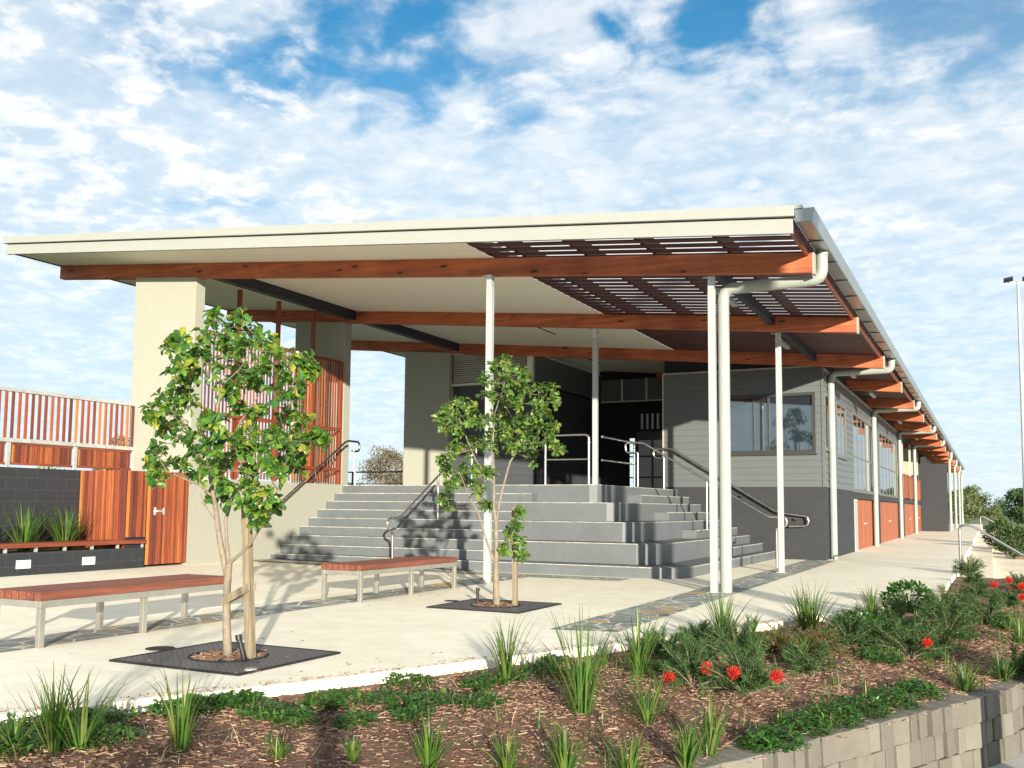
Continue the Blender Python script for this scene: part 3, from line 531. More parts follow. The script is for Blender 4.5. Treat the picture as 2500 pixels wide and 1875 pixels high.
# roof
cs = MB(); o_ = [(x,y,zs(x)+.255) for x,y in ((-7.0,12.1),(-2.12,12.1),(-2.12,23.24),(-7.0,23.24))]; cs.quad(*o_); cs.build('translucent_roof_sheet', M['clear'], B)
rf = MB(); sl(rf, -17.2, -7.0, 12.1, 92, .17, .27); sl(rf, -7.0, -2.12, 23.25, 92, .17, .27)
roof = rf.build('roof', M['fascia'], B)
f1 = MB(); sl(f1, -17.22, -2.1, 12.03, 12.09, -.055, .135); fa = f1.build('fascia', M['fascia'], B, bevel=.004)
f1 = MB(); sl(f1, -17.28, -2.08, 11.985, 12.10, .155, .295); f1.build('roof_capping', M['fascia'], fa, bevel=.008)
f1 = MB(); sl(f1, -17.2, -2.12, 12.05, 12.2, .135, .155); f1.build('shadow_gap', M['black'], fa)
f1 = MB(); f1.hexa([(x,y,zs(x)+z) for z in (-.02,.27) for x,y in ((-17.24,12.1),(-17.2,12.1),(-17.2,60),(-17.24,60))]); f1.build('barge_board', M['steelblue'], B)
so_ = MB(); sl(so_, -17.2, -7.0, 12.095, 40, 0, .02); so_.build('soffit', M['soffit'], B)
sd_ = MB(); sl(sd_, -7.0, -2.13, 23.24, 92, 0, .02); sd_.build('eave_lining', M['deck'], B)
# slatted part of the ceiling
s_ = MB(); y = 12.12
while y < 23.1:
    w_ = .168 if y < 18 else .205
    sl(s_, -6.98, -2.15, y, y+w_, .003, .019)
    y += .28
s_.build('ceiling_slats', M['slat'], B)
for x in (-6.45,-5.40,-4.31,-3.20):
    j = MB(); j.box((x-.025,12.1,zs(x)+.03),(x+.025,23.2,zs(x)+.23)); j.build('joist', M['joist'], B)
e = MB(); e.box((-2.15,12.1,zs(-2.12)-.05),(-2.11,23.24,zs(-2.12)+.16)); e.box((-2.15,23.25,zs(-2.12)-.05),(-2.11,92,zs(-2.12)+.16)); e.build('edge_board', M['redx'], B)
# beams
for k in range(17):
    m_ = MB(); x0 = (-17.19,-17.19,-17.19)[k] if k < 3 else -9.0
    sl(m_, x0, -2.06, by(k)-.065, by(k)+.065, -.285, -.004); bo = m_.build('beam', M['beam'], B, bevel=.004)
    c_ = MB(); c_.box((-2.06,by(k)-.07,zs(-2.05)-.30),(-2.03,by(k)+.07,zs(-2.05)-.004)); c_.build('end_plate', M['trim'], bo)
for (x0, x1, dp) in ((-13.42,-13.17,.21),(-3.64,-3.52,.17)):
    for k in range(2 if x0 > -5 else 3):
        m_ = MB(); y0, y1 = by(k)+.067, by(k+1)-.067
        m_.hexa([(x,yy,zs(x)+z) for z in (-dp,-.003) for x,yy in ((x0,y0),(x1,y0),(x1,y1),(x0,y1))]); m_.build('steel_beam', M['steelblue'], B)
for k in range(12):
    yy = by(k)+2.45; x = -3.85 if k < 2 else -3.05
    m_ = MB(); m_.box((x-.05,yy-.6,zs(x)-.17),(x+.05,yy+.6,zs(x)-.09)); m_.build('batten_light', M['white'], B, bevel=.01)
for (x, yc) in ((-9.3,20.2),(-13.9,15.3),(-10.2,25.5)):
    m_ = MB(); m_.box((x-.02,yc-.7,zs(x)-.012),(x+.02,yc+.7,zs(x)-.002)); m_.build('ceiling_slot', M['void'], B)
# gutter
gu = MB(); zt = 4.93
gu.hexa([(-2.06,12.0,4.76),(-1.86,12.0,4.74),(-1.86,92.5,4.74),(-2.06,92.5,4.76),(-2.09,12.0,zt),(-1.83,12.0,zt),(-1.83,92.5,zt),(-2.09,92.5,zt)])
gut = gu.build('gutter', M['gutter'], B, bevel=.012)
gu = MB(); gu.box((-2.10,11.99,zt+.002),(-1.98,92.5,zt+.045)); gu.build('flashing', M['fascia'], gut)
y = 12.9
while y < 92: gu = MB(); gu.box((-2.06,y,4.736),(-1.858,y+.018,4.75)); gu.build('gutter_strap', M['steelblue'], gut); y += 1.22
# posts
for (x, yy, z0) in ((-7.01,13.2,0),(-3.50,13.42,0),(-7.19,18.2,9*R9),(-3.50,18.3,0)):
    m_ = MB(); zt_ = zs(x)-.29; m_.box((x-.05,yy-.05,z0),(x+.05,yy+.05,zt_-.2)); po = m_.build('post', M['white'], B, bevel=.008); m_ = MB(); m_.box((x-.085,yy-.085,z0+.004),(x+.085,yy+.085,z0+.014)); m_.build('base_plate', M['galv'], po)
    m_ = MB(); m_.box((x-.045,yy-.045,zt_-.2),(x+.045,yy+.045,zt_)); m_.box((x-.13,yy-.03,zt_-.012),(x-.045,yy+.03,zt_-.001)); m_.build('post_head', M['galv'], po)
# downpipes
for i, yb in enumerate((13.53,24.06,33.7,43.8,52.9)):
    ze = 4.36 if i == 0 else 4.5
    pts = rounded([(-1.98,yb,4.75),(-1.98,yb,ze),(-3.36,yb,ze-.01),(-3.36,yb,.0)], .16, 7)
    dp = MB().tube(pts, .083, 18).build('downpipe', M['pipe'], B, smooth_=True)
    for a_, c_, r_ in (((-3.36,yb,2.1),(-3.36,yb,2.13),.0855),((-3.36,yb,ze-.22),(-3.36,yb,ze-.16),.0865),((-1.98,yb,4.70),(-1.98,yb,4.76),.09),((-2.2,yb,ze),(-2.26,yb,ze),.0865)):
        MB().tube([a_,c_], r_, 18).build('pipe_collar', M['pipe'], dp, smooth_=True)
for yb in (63.6,73.5,83.5,91.5):
    MB().tube([(-1.98,yb,4.76),(-1.98,yb,4.4),(-2.1,yb,4.2),(-2.1,yb,0)], .09, 12).build('downpipe', M['pipe'], B, smooth_=True)
# pillars
for k in range(3):
    m_ = MB(); yc = by(k)-.02*k; x1 = -13.3 if k == 0 else -13.42
    # the top follows the beam
    m_.hexa([(x,yy,0.) for x,yy in ((-14.9,yc-.12),(x1,yc-.12),(x1,yc+.12),(-14.9,yc+.12))]+[(x,yy,zs(x)-.288) for x,yy in ((-14.9,yc-.12),(x1,yc-.12),(x1,yc+.12),(-14.9,yc+.12))])
    pl = m_.build('pillar', M['cream_blk'], B, bevel=.006)
m_ = MB(); m_.box((-13.52,13.41,0),(-13.3,18.0,1.66)); m_.box((-13.52,18.0,0),(-13.3,18.24,1.638)); m_.build('stair_side_wall', M['cream'], B, bevel=.008)

# weatherboards: one sawtooth sheet per wall face
def boards(mb, a, bpt, z0, z1, nrm, pitch=.172, lap=.018):
    n = max(1, round((z1-z0)/pitch)); h = (z1-z0)/n
    for i in range(n):
        za, zb = z0+i*h, z0+(i+1)*h
        A = Vector(a); Bv = Vector(bpt); nn = Vector(nrm)
        mb.hexa([(A.x,A.y,za),(Bv.x,Bv.y,za),((Bv-nn*.02).x,(Bv-nn*.02).y,za),((A-nn*.02).x,(A-nn*.02).y,za)] if False else
                [((A+nn*lap).x,(A+nn*lap).y,za+.001),((Bv+nn*lap).x,(Bv+nn*lap).y,za+.001),((Bv-nn*.02).x,(Bv-nn*.02).y,za+.001),((A-nn*.02).x,(A-nn*.02).y,za+.001),
                 ((A+nn*.002).x,(A+nn*.002).y,zb),((Bv+nn*.002).x,(Bv+nn*.002).y,zb),((Bv-nn*.02).x,(Bv-nn*.02).y,zb),((A-nn*.02).x,(A-nn*.02).y,zb)])
YF = 23.3; XS = -3.45
# masonry base
m_ = MB(); m_.box((-7.33,YF,-.05),(XS,YF+.2,1.71)); m_.box((XS-.2,YF+.2,-.05),(XS,28.7,1.71))
for a, c in ((28.7,29.45),(33.95,36.1),(43.75,46.8),(54.45,55.2)): m_.box((XS-.2,a,-.05),(XS,c,1.5))
m_.box((XS-.25,28.7,1.5),(XS+.03,59.2,1.69)); m_.box((-3.6,59.6,-.05),(-2.09,60,3.85)); m_.box((-3.5,60,-.05),(-3.3,92,4.4))
mas = m_.build('masonry_wall', M['masonry'], B)
cl = MB()
# front wall around its window
WX0, WX1, WZ0, WZ1 = -5.78, -3.62, 2.50, 3.96
nf = (0,-1,0)
boards(cl, (-7.33,YF,0), (XS-.03,YF,0), 1.71, WZ0, nf, (WZ0-1.71)/5)
boards(cl, (-7.33,YF,0), (WX0,YF,0), WZ0, WZ1, nf, (WZ1-WZ0)/9); boards(cl, (WX1,YF,0), (XS-.03,YF,0), WZ0, WZ1, nf, (WZ1-WZ0)/9)
boards(cl, (-7.33,YF,0), (XS-.03,YF,0), WZ1, 4.56, nf, .15)
# side wall around its windows
sx = (1,0,0); holes = [(23.55,24.8,2.6,3.95),(25.5,27.25,2.54,3.95),(28.7,34.1,1.71,3.98),(36.0,43.45,1.71,3.98)]
def side(y0, y1, z0, z1): boards(cl, (XS,y0,0), (XS,y1,0), z0, z1, sx, .172)
ys = [YF+.03]+[v for h in holes for v in h[:2]]+[43.6]
for i in range(0, len(ys), 2): side(ys[i], ys[i+1], 1.71, 4.5) if True else None
for h in holes:
    if h[2] > 1.8: side(h[0], h[1], 1.71, h[2])
    side(h[0], h[1], h[3], 4.5)
cl.build('weatherboards', M['clad'], B)
m_ = MB(); m_.box((-7.37,YF-.03,1.71),(-7.33,YF+.1,4.55)); m_.box((-7.37,YF-.035,4.562),(XS+.03,YF+.0,4.60)); m_.box((XS-.01,YF+.04,4.5),(XS+.035,43.6,4.55)); m_.build('corner_trim', M['trim'], B)
m_ = MB(); m_.hexa([(-7.33,YF+.03,4.55),(XS-.02,YF+.03,4.55),(XS-.02,YF+.15,4.55),(-7.33,YF+.15,4.55),(-7.33,YF+.03,zs(-7.33)-.002),(XS-.02,YF+.03,zs(XS)-.002),(XS-.02,YF+.15,zs(XS)-.002),(-7.33,YF+.15,zs(-7.33)-.002)])
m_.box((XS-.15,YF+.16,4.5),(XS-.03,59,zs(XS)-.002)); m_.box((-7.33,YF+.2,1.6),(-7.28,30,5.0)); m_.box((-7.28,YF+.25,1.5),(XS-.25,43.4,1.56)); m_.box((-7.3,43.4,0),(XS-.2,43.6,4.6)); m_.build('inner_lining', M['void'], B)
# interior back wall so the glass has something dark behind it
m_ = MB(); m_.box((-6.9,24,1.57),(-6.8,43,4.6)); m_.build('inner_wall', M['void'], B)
m_ = MB(); m_.box((XS-.03,YF-.03,1.71),(XS+.03,YF+.03,4.55)); m_.build('corner_post', M['clad'], B)
# windows
def window(axis, at_, u0, u1, z0, z1, mull, trans=(), fr=.05, pane='glass', sill=True):
    """axis 'y': wall faces -y at y=at_; axis 'x': wall faces +x at x=at_"""
    def bx(mb, a0, a1, za, zb, d0, d1):
        if axis == 'y': mb.box((a0,at_-d1,za),(a1,at_-d0,zb))
        else: mb.box((at_+d0,a0,za),(at_+d1,a1,zb))
    m = MB(); fd = .035 if axis == 'y' else .024; bx(m, u0, u0+fr, z0, z1, -.06, fd); bx(m, u1-fr, u1, z0, z1, -.06, fd)
    bx(m, u0+fr, u1-fr, z0, z0+fr, -.06, fd-.002); bx(m, u0+fr, u1-fr, z1-fr, z1, -.06, fd-.002)
    mp = .02 if axis == 'y' else .004
    for q in mull: bx(m, q-(.018 if axis == 'y' else .05), q+(.018 if axis == 'y' else .05), z0+fr, z1-fr, -.05, mp)
    for q in trans: bx(m, u0+fr, u1-fr, q-.025, q+.025, -.045, mp+.006)
    fo = m.build('window', M['wframe'] if axis == 'y' else M['wframe_x'], B)
    g_ = MB(); bx(g_, u0+fr, u1-fr, z0+fr, z1-fr, *((-.035, -.025) if axis == 'y' else (-.012, -.004))); g_.build('pane', M[pane], fo)
    if sill:
        s_ = MB(); bx(s_, u0-.03, u1+.03, z0-.03, z0-.002, 0, .06); bx(s_, u0+fr, u1-fr, z0+fr+.001, z0+fr+.022, -.02, .022); s_.build('sill', M['wframe'] if axis == 'y' else M['clad'], fo)
    return fo
window('y', YF, WX0, WX1, WZ0, WZ1, (-5.08,-4.72), fr=.07)
window('x', XS, 23.55, 24.8, 2.6, 3.95, ()); window('x', XS, 25.5, 27.25, 2.54, 3.95, (26.4,))
window('x', XS, 28.7, 34.1, 1.71, 3.98, (29.9,30.9,31.9,33.0), (2.73,)); window('x', XS, 36.0, 43.45, 1.71, 3.98, (37.3,38.6,39.8,41,42.2), (2.75,))
# undercroft doors
def battens(mb, axis, at_, u0, u1, z0, z1, pitch, gap, depth, r, jit=.004):
    u = u0
    while u < u1-.3*pitch:
        u2 = min(u+pitch-gap, u1); j = r.uniform(-jit, jit)
        if axis == 'x': mb.box((at_-depth,u,z0),(at_+j,u2,z1))
        elif axis == 'y': mb.box((u,at_+j,z0),(u2,at_+depth,z1))
        u += pitch
rr = random.Random(21)
for (a, c, sp) in ((29.5,33.9,31.7),(36.15,43.7,39.9),(46.85,54.4,50.6),(55.25,59.1,57.2)):
    m_ = MB(); battens(m_, 'x', XS-.04, a, sp-.01, .02, 1.48, .14, .003, .04, rr, .001); battens(m_, 'x', XS-.04, sp+.01, c, .02, 1.48, .14, .003, .04, rr, .001)
    d = m_.build('undercroft_door', M['door_t'], B)
    h = MB(); 
    for yy in (sp-.25, sp+.25): h.tube([(XS-.04,yy,.76),(XS-.01,yy,.76)], .035, 10)
    h.build('door_handle', M['galv'], d)
m_ = MB(); m_.box((XS-.03,28.75,0),(XS+.02,29.4,1.49)); m_.build('door_jamb', M['white'], B)
# veranda
m_ = MB(); battens(m_, 'x', XS, 46.9, 59, 1.74, 2.78, .12, .03, .03, rr); m_.box((XS-.03,46.85,2.785),(XS+.03,59,2.84)); m_.build('veranda_balustrade', M['red'], B)
for yy in (47.3, 52.2): m_ = MB(); m_.box((XS-.14,yy-.05,1.69),(XS-.04,yy+.05,zs(XS)-.01)); m_.build('veranda_post', M['white'], B)
m_ = MB(); m_.box((-8,43.6,1.6),(-7.8,60,3.4)); m_.box((-8,59.3,1.6),(-3.6,59.5,3.2)); m_.build('veranda_wall', M['masonry'], B)
m_ = MB(); m_.box((-8,59.28,3.2),(-3.6,59.5,4.9)); m_.build('veranda_upper_wall', M['yellow'], B)
# entrance recess
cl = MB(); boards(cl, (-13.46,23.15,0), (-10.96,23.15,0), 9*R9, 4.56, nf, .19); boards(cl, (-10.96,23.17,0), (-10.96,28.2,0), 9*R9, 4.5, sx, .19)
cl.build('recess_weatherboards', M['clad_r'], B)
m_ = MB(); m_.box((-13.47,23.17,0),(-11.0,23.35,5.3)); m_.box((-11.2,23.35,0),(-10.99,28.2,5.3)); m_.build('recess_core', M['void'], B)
lv = MB(); lx0, lx1 = -13.46, -10.93
for i in range(16): z = 4.60+i*.06; lv.hexa([(lx0+.04,23.06,z),(lx1-.04,23.06,z),(lx1-.04,23.12,z+.05),(lx0+.04,23.12,z+.05),(lx0+.04,23.06,z+.006),(lx1-.04,23.06,z+.006),(lx1-.04,23.12,z+.056),(lx0+.04,23.12,z+.056)])
lo = lv.build('louvre_panel', M['louvre'], B)
lf = MB(); lf.box((lx0,23.02,4.545),(lx1,23.14,4.60)); lf.box((lx0,23.03,4.6),(lx0+.04,23.13,5.5)); lf.box((lx1-.14,23.01,4.601),(lx1+.02,23.13,5.32)); lf.box((lx0+.04,23.03,5.45),(lx1-.14,23.13,5.49)); lf.build('louvre_frame', M['louvre'], lo)
m_ = MB(); m_.box((-10.96,23.14,4.55),(-10.90,28.2,5.32)); m_.box((-10.9,28.1,4.52),(-7.33,28.2,5.2))
bh = m_.build('bulkhead', M['clad'], B)
m_ = MB(); m_.box((-10.9,23.14,5.32),(-10.88,28.1,5.35)); m_.box((-10.9,28.08,4.48),(-7.33,28.10,4.52)); 
for x in (-10.2,-9.4,-8.6): m_.box((x-.03,28.08,4.52),(x+.03,28.099,5.2))
m_.build('bulkhead_trim', M['louvre'], bh)
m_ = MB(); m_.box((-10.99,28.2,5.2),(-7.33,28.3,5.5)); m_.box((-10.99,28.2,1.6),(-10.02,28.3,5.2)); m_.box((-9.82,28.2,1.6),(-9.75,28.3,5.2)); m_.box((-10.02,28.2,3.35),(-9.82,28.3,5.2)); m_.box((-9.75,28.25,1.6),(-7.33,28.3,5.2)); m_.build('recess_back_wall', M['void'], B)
m_ = MB(); m_.box((-9.75,28.17,3.30),(-8.3,28.24,3.55)); 
for x in (-9.75,-9.25,-8.75,-8.3): m_.box((x-.03,28.18,1.64),(x+.03,28.24,3.3))
for z in (2.1,2.75): m_.box((-9.72,28.19,z),(-8.33,28.235,z+.05)); m_.box((-10.02,28.21,z),(-9.82,28.25,z+.04))
ed = m_.build('entrance_door', M['wframe'], B)
m_ = MB(); m_.box((-9.7,28.2,1.66),(-8.32,28.21,3.28)); m_.build('pane', M['glass_w'], ed)
for i in range(5):
    x = -9.62+i*.17; m_ = MB(); m_.box((x,28.2,3.62),(x+.07,28.24,4.1)); m_.build('slit_window', M['glass_w'], B)
# railing on the far side of the landing
bl = thing('balustrade', 'thin black metal balustrade at the far edge of the landing between the pillars', 'railing', (-20,31,0))
m_ = MB(); m_.box((-27,29.8,2.42),(-14,29.84,2.47)); m_.box((-27,29.8,2.0),(-14,29.83,2.02)); m_.build('rail', M['black'], bl)
for x in (-24,-21.7,-19.35,-17,-14.6): m_ = MB(); m_.box((x-.025,29.8,1.2),(x+.025,29.85,2.42)); m_.build('post', M['black'], bl)

# ============================================================ rails on the steps
RT = .024
def rail(name, label, loc, runs, posts, group=None, cat='handrail'):
    t = thing(name, label, cat, loc, group)
    for rn, rad in runs: MB().tube(rn, rad, 12).build('rail', M['ss'], t, smooth_=True)
    for a, c in posts: MB().tube([a, c], .021, 12).build('post', M['ss'], t, smooth_=True)
    return t
def fl(y): return 9*R9
# on the cream side wall
x = -13.14
pts = rounded([(x,15.28,.78),(x,14.98,.78),(x,14.98,.93),(x,15.15,.96),(x,17.81,2.66),(x,18.3,2.66),(x,18.3,2.44),(x,18.02,2.44)], .1, 6)
rail('handrail', 'polished steel handrail fixed along the cream side wall of the steps', (x,15,0), [(pts,RT)], [((x+.1,18.04,9*R9),(x+.02,18.04,2.44)),((x-.16,16.1,1.42),(x,16.1,1.55)),((x-.16,17.2,2.14),(x,17.2,2.26))], 'handrails of the entrance steps')
x = -10.05
pts = rounded([(x,15.12,.0),(x,15.12,.68),(x,14.95,.74),(x,14.93,.90),(x,15.05,.95),(x,15.35,.95),(x,17.95,2.52),(x,18.35,2.52),(x,18.35,2.3),(x,18.15,2.3)], .08, 6)
rail('handrail', 'free-standing steel handrail rising from the foot of the steps behind the shorter bench', (x,15.1,0), [(pts,RT)], [((x,16.75,4*R9),(x,16.75,1.78)),((x,18.15,9*R9),(x,18.15,2.3))], 'handrails of the entrance steps')
y = 19.8
pts = rounded([(-6.83,y,2.38),(-7.1,y,2.38),(-7.12,y,2.6),(-6.72,y,2.6),(-4.05,y,1.03),(-3.68,y,1.02),(-3.68,y,.82),(-3.88,y,.82),(-3.88,y,0)], .09, 6)
rail('handrail', 'free-standing steel handrail down the right-hand flight behind the fat downpipe', (-5,y,0), [(pts,RT)], [((-6.83,y,9*R9),(-6.83,y,2.38)),((-5.31,y,4*R9),(-5.31,y,1.74))], 'handrails of the entrance steps')
y = 23.16
pts = rounded([(-7.3,y,2.44),(-7.56,y,2.44),(-7.58,y,2.66),(-7.12,y,2.68),(-4.5,y,1.1),(-3.80,y,1.02),(-3.80,y,.80),(-4.25,y,.78)], .11, 7)
rail('handrail', 'steel handrail with a looped end bracketed to the charcoal block wall', (-5,y,0), [(pts,.026)], [((-7.3,y,9*R9),(-7.3,y,2.44)),((-5.37,y,1.50),(-5.37,y+.15,1.46)),((-4.1,y,.96),(-4.1,y+.15,.92))], 'handrails of the entrance steps')
y = 18.0
pts = rounded([(-8.22,y,9*R9),(-8.22,y,2.66),(-7.25,y,2.66),(-7.25,y,9*R9)], .1, 6)
rail('guard_rail', 'hooped steel guard rail on the landing edge left of the landing post', (-7.7,y,1.64), [(pts,RT),([(-8.22,y,2.16),(-7.25,y,2.16)],.02)], [], 'guard rails on the landing', 'guard rail')
x = -7.06
pts = rounded([(x,18.25,2.63),(x,20.23,2.63),(x,20.23,9*R9)], .08, 6)
rail('guard_rail', 'steel guard rail on the landing edge right of the landing post', (x,19,1.64), [(pts,RT),([(x,18.25,2.15),(x,20.23,2.15)],.02)], [], 'guard rails on the landing', 'guard rail')

# ============================================================ left side: screen, cupboard, planter, fence
sc_ = thing('timber_screen', 'tall red timber slat screen standing on the cream wall between two pillars', 'screen', (-13.42,15.7,1.66))
m_ = MB(); battens(m_, 'x', -13.40, 13.5, 17.86, 1.70, 4.44, .097, .062, .018, rr, .002); m_.build('slats', M['red'], sc_)
for y in (14.5,15.68,16.85): m_ = MB(); m_.box((-13.47,y-.03,1.67),(-13.385,y+.03,zs(-13.4)-.25)); m_.build('upright', M['red_up'], sc_)
m_ = MB(); m_.box((-13.47,17.87,1.67),(-13.385,17.94,4.5)); m_.build('end_stile', M['red_up'], sc_)
m_ = MB(); 
for z in (1.96,2.88,4.45): m_.box((-13.395,13.48,z),(-13.36,17.869,z+.075))
m_.build('cross_rail', M['redx'], sc_)

cb = thing('timber_cupboard', 'red vertical-batten timber cupboard closing the planter beside the cream pillar', 'cupboard', (-13.9,12.5,.1))
m_ = MB(); battens(m_, 'y', 11.78, -14.48, -13.34, .4, 1.76, .052, .010, .03, rr, .008); m_.build('side_panel', M['red'], cb)
m_ = MB(); battens(m_, 'x', -13.30, 11.80, 12.22, .60, 1.75, .052, .010, .03, rr, .008); m_.build('fixed_panel', M['red'], cb)
m_ = MB(); battens(m_, 'x', -13.285, 12.23, 13.16, .11, 1.755, .052, .010, .03, rr, .008); dr = m_.build('door', M['red'], cb)
m_ = MB(); m_.box((-13.282,12.35,1.03),(-13.262,12.60,1.07)); m_.box((-13.282,12.36,.98),(-13.255,12.39,1.12)); m_.box((-13.282,12.56,.99),(-13.255,12.585,1.11)); m_.tube([(-13.25,12.40,1.05),(-13.25,12.55,1.05)], .014, 8); m_.build('latch', M['galv'], dr)
m_ = MB(); m_.box((-14.45,11.83,.12),(-13.34,13.15,1.74)); m_.build('carcass', M['void'], cb)

pw = thing('planter_wall', 'low charcoal block planter wall with two small recessed lights', 'wall', (-13.5,8,0))
m_ = MB(); m_.box((-13.62,2.0,-.05),(-13.3,12.2,.415)); m_.build('blockwork', M['masonry2'], pw, bevel=.006)
for y in (6.15,7.35,8.54,9.73,10.92): m_ = MB(); m_.box((-13.31,y,.17),(-13.292,y+.25,.30)); m_.build('wall_light', M['louvre'], pw, bevel=.004)
bw = thing('boundary_wall', 'charcoal concrete block wall behind the planter', 'wall', (-14.7,8,0))
m_ = MB(); m_.box((-14.9,1.0,-.05),(-14.5,12.14,1.765)); m_.build('blockwork', M['masonry2'], bw)
tag(MB().box((-14.5,2.0,-.02),(-13.62,11.78,.40)).build('planter_soil', M['soil']), 'brown mulch filling the raised planter', 'soil', kind='stuff')
wb = thing('wall_bench', 'long red timber bench plank fixed above the planter wall', 'bench', (-13.45,8,.42))
m_ = MB()
for i in range(4): m_.box((-13.72+i*.118,2.1,.488),(-13.61+i*.118,12.19,.555))
m_.build('seat', M['redx'], wb, bevel=.004)
y = 12.17
while y > 2.3:
    m_ = MB(); m_.box((-13.36,y-.02,.416),(-13.32,y+.02,.487)); m_.build('bracket', M['galv'], wb); y -= .521

fe = thing('slat_fence', 'galvanised steel fence with red timber slats above the charcoal block wall', 'fence', (-14.8,9,1.77))
m_ = MB(); m_.box((-14.84,3,3.06),(-14.76,13.25,3.12)); m_.box((-14.85,3,2.20),(-14.75,13.25,2.27)); m_.build('top_rail', M['galv'], fe, bevel=.006)
for y in (13.2,11.88,10.56,9.24,7.92): m_ = MB(); m_.box((-14.84,y-.04,1.765),(-14.77,y+.04,2.199)); m_.build('post', M['galv'], fe, bevel=.005)
m_ = MB(); battens(m_, 'x', -14.78, 3.1, 13.2, 2.272, 3.058, .127, .085, .032, rr, .002); m_.build('upper_slats', M['red'], fe)
for y in (13.15,11.83,10.51,9.19): 
    m_ = MB(); battens(m_, 'x', -14.80, y-1.20, y-.02, 1.86, 2.16, .05, .008, .02, rr, .006); pn = m_.build('lower_panel', M['red'], fe)
    m_ = MB(); m_.box((-14.82,y-1.21,1.82),(-14.78,y-.01,1.858)); m_.box((-14.82,y-1.21,2.162),(-14.78,y-.01,2.195)); m_.build('panel_frame', M['redx'], pn)
    m_ = MB(); m_.box((-14.81,y-.62,1.765),(-14.79,y-.58,1.82)); m_.build('support_pin', M['white'], pn)

# ============================================================ benches on the forecourt
def bench(x0, x1, y0, y1, label, loc):
    t = thing('bench', label, 'bench', loc, 'backless benches on the forecourt'); H = .452; n = 7; w_ = (x1-x0)/n
    m_ = MB()
    for i in range(n): m_.box((x0+i*w_+.009,y0,H-.068),(x0+(i+1)*w_-.009,y1,H))
    m_.build('seat', M['bench_t'], t, bevel=.004)
    m_ = MB(); z0, z1 = H-.128, H-.070
    m_.box((x0+.01,y0+.01,z0),(x0+.06,y1-.01,z1)); m_.box((x1-.06,y0+.01,z0),(x1-.01,y1-.01,z1)); m_.box((x0+.06,y0+.01,z0+.001),(x1-.06,y0+.06,z1-.001)); m_.box((x0+.06,y1-.06,z0+.001),(x1-.06,y1-.01,z1-.001)); m_.box((x0+.06,(y0+y1)/2-.02,z0+.002),(x1-.06,(y0+y1)/2+.02,z1-.002))
    m_.build('frame', M['ssb'], t, bevel=.003)
    for f in (0,.5,1):
        for xx in (x0+.012, x1-.062):
            y = y0+.012+(y1-y0-.074)*f; m_ = MB(); m_.box((xx,y,0),(xx+.05,y+.05,z0-.001)); m_.build('leg', M['ssb'], t, bevel=.003)
    return t
bench(-7.50,-6.88,9.68,12.05, 'shorter-looking red slatted backless bench between the two young trees', (-7.2,10.9,0))
bench(-7.56,-6.92,5.30,7.50, 'nearer red slatted backless bench on steel legs at the left edge', (-7.2,6.5,0))

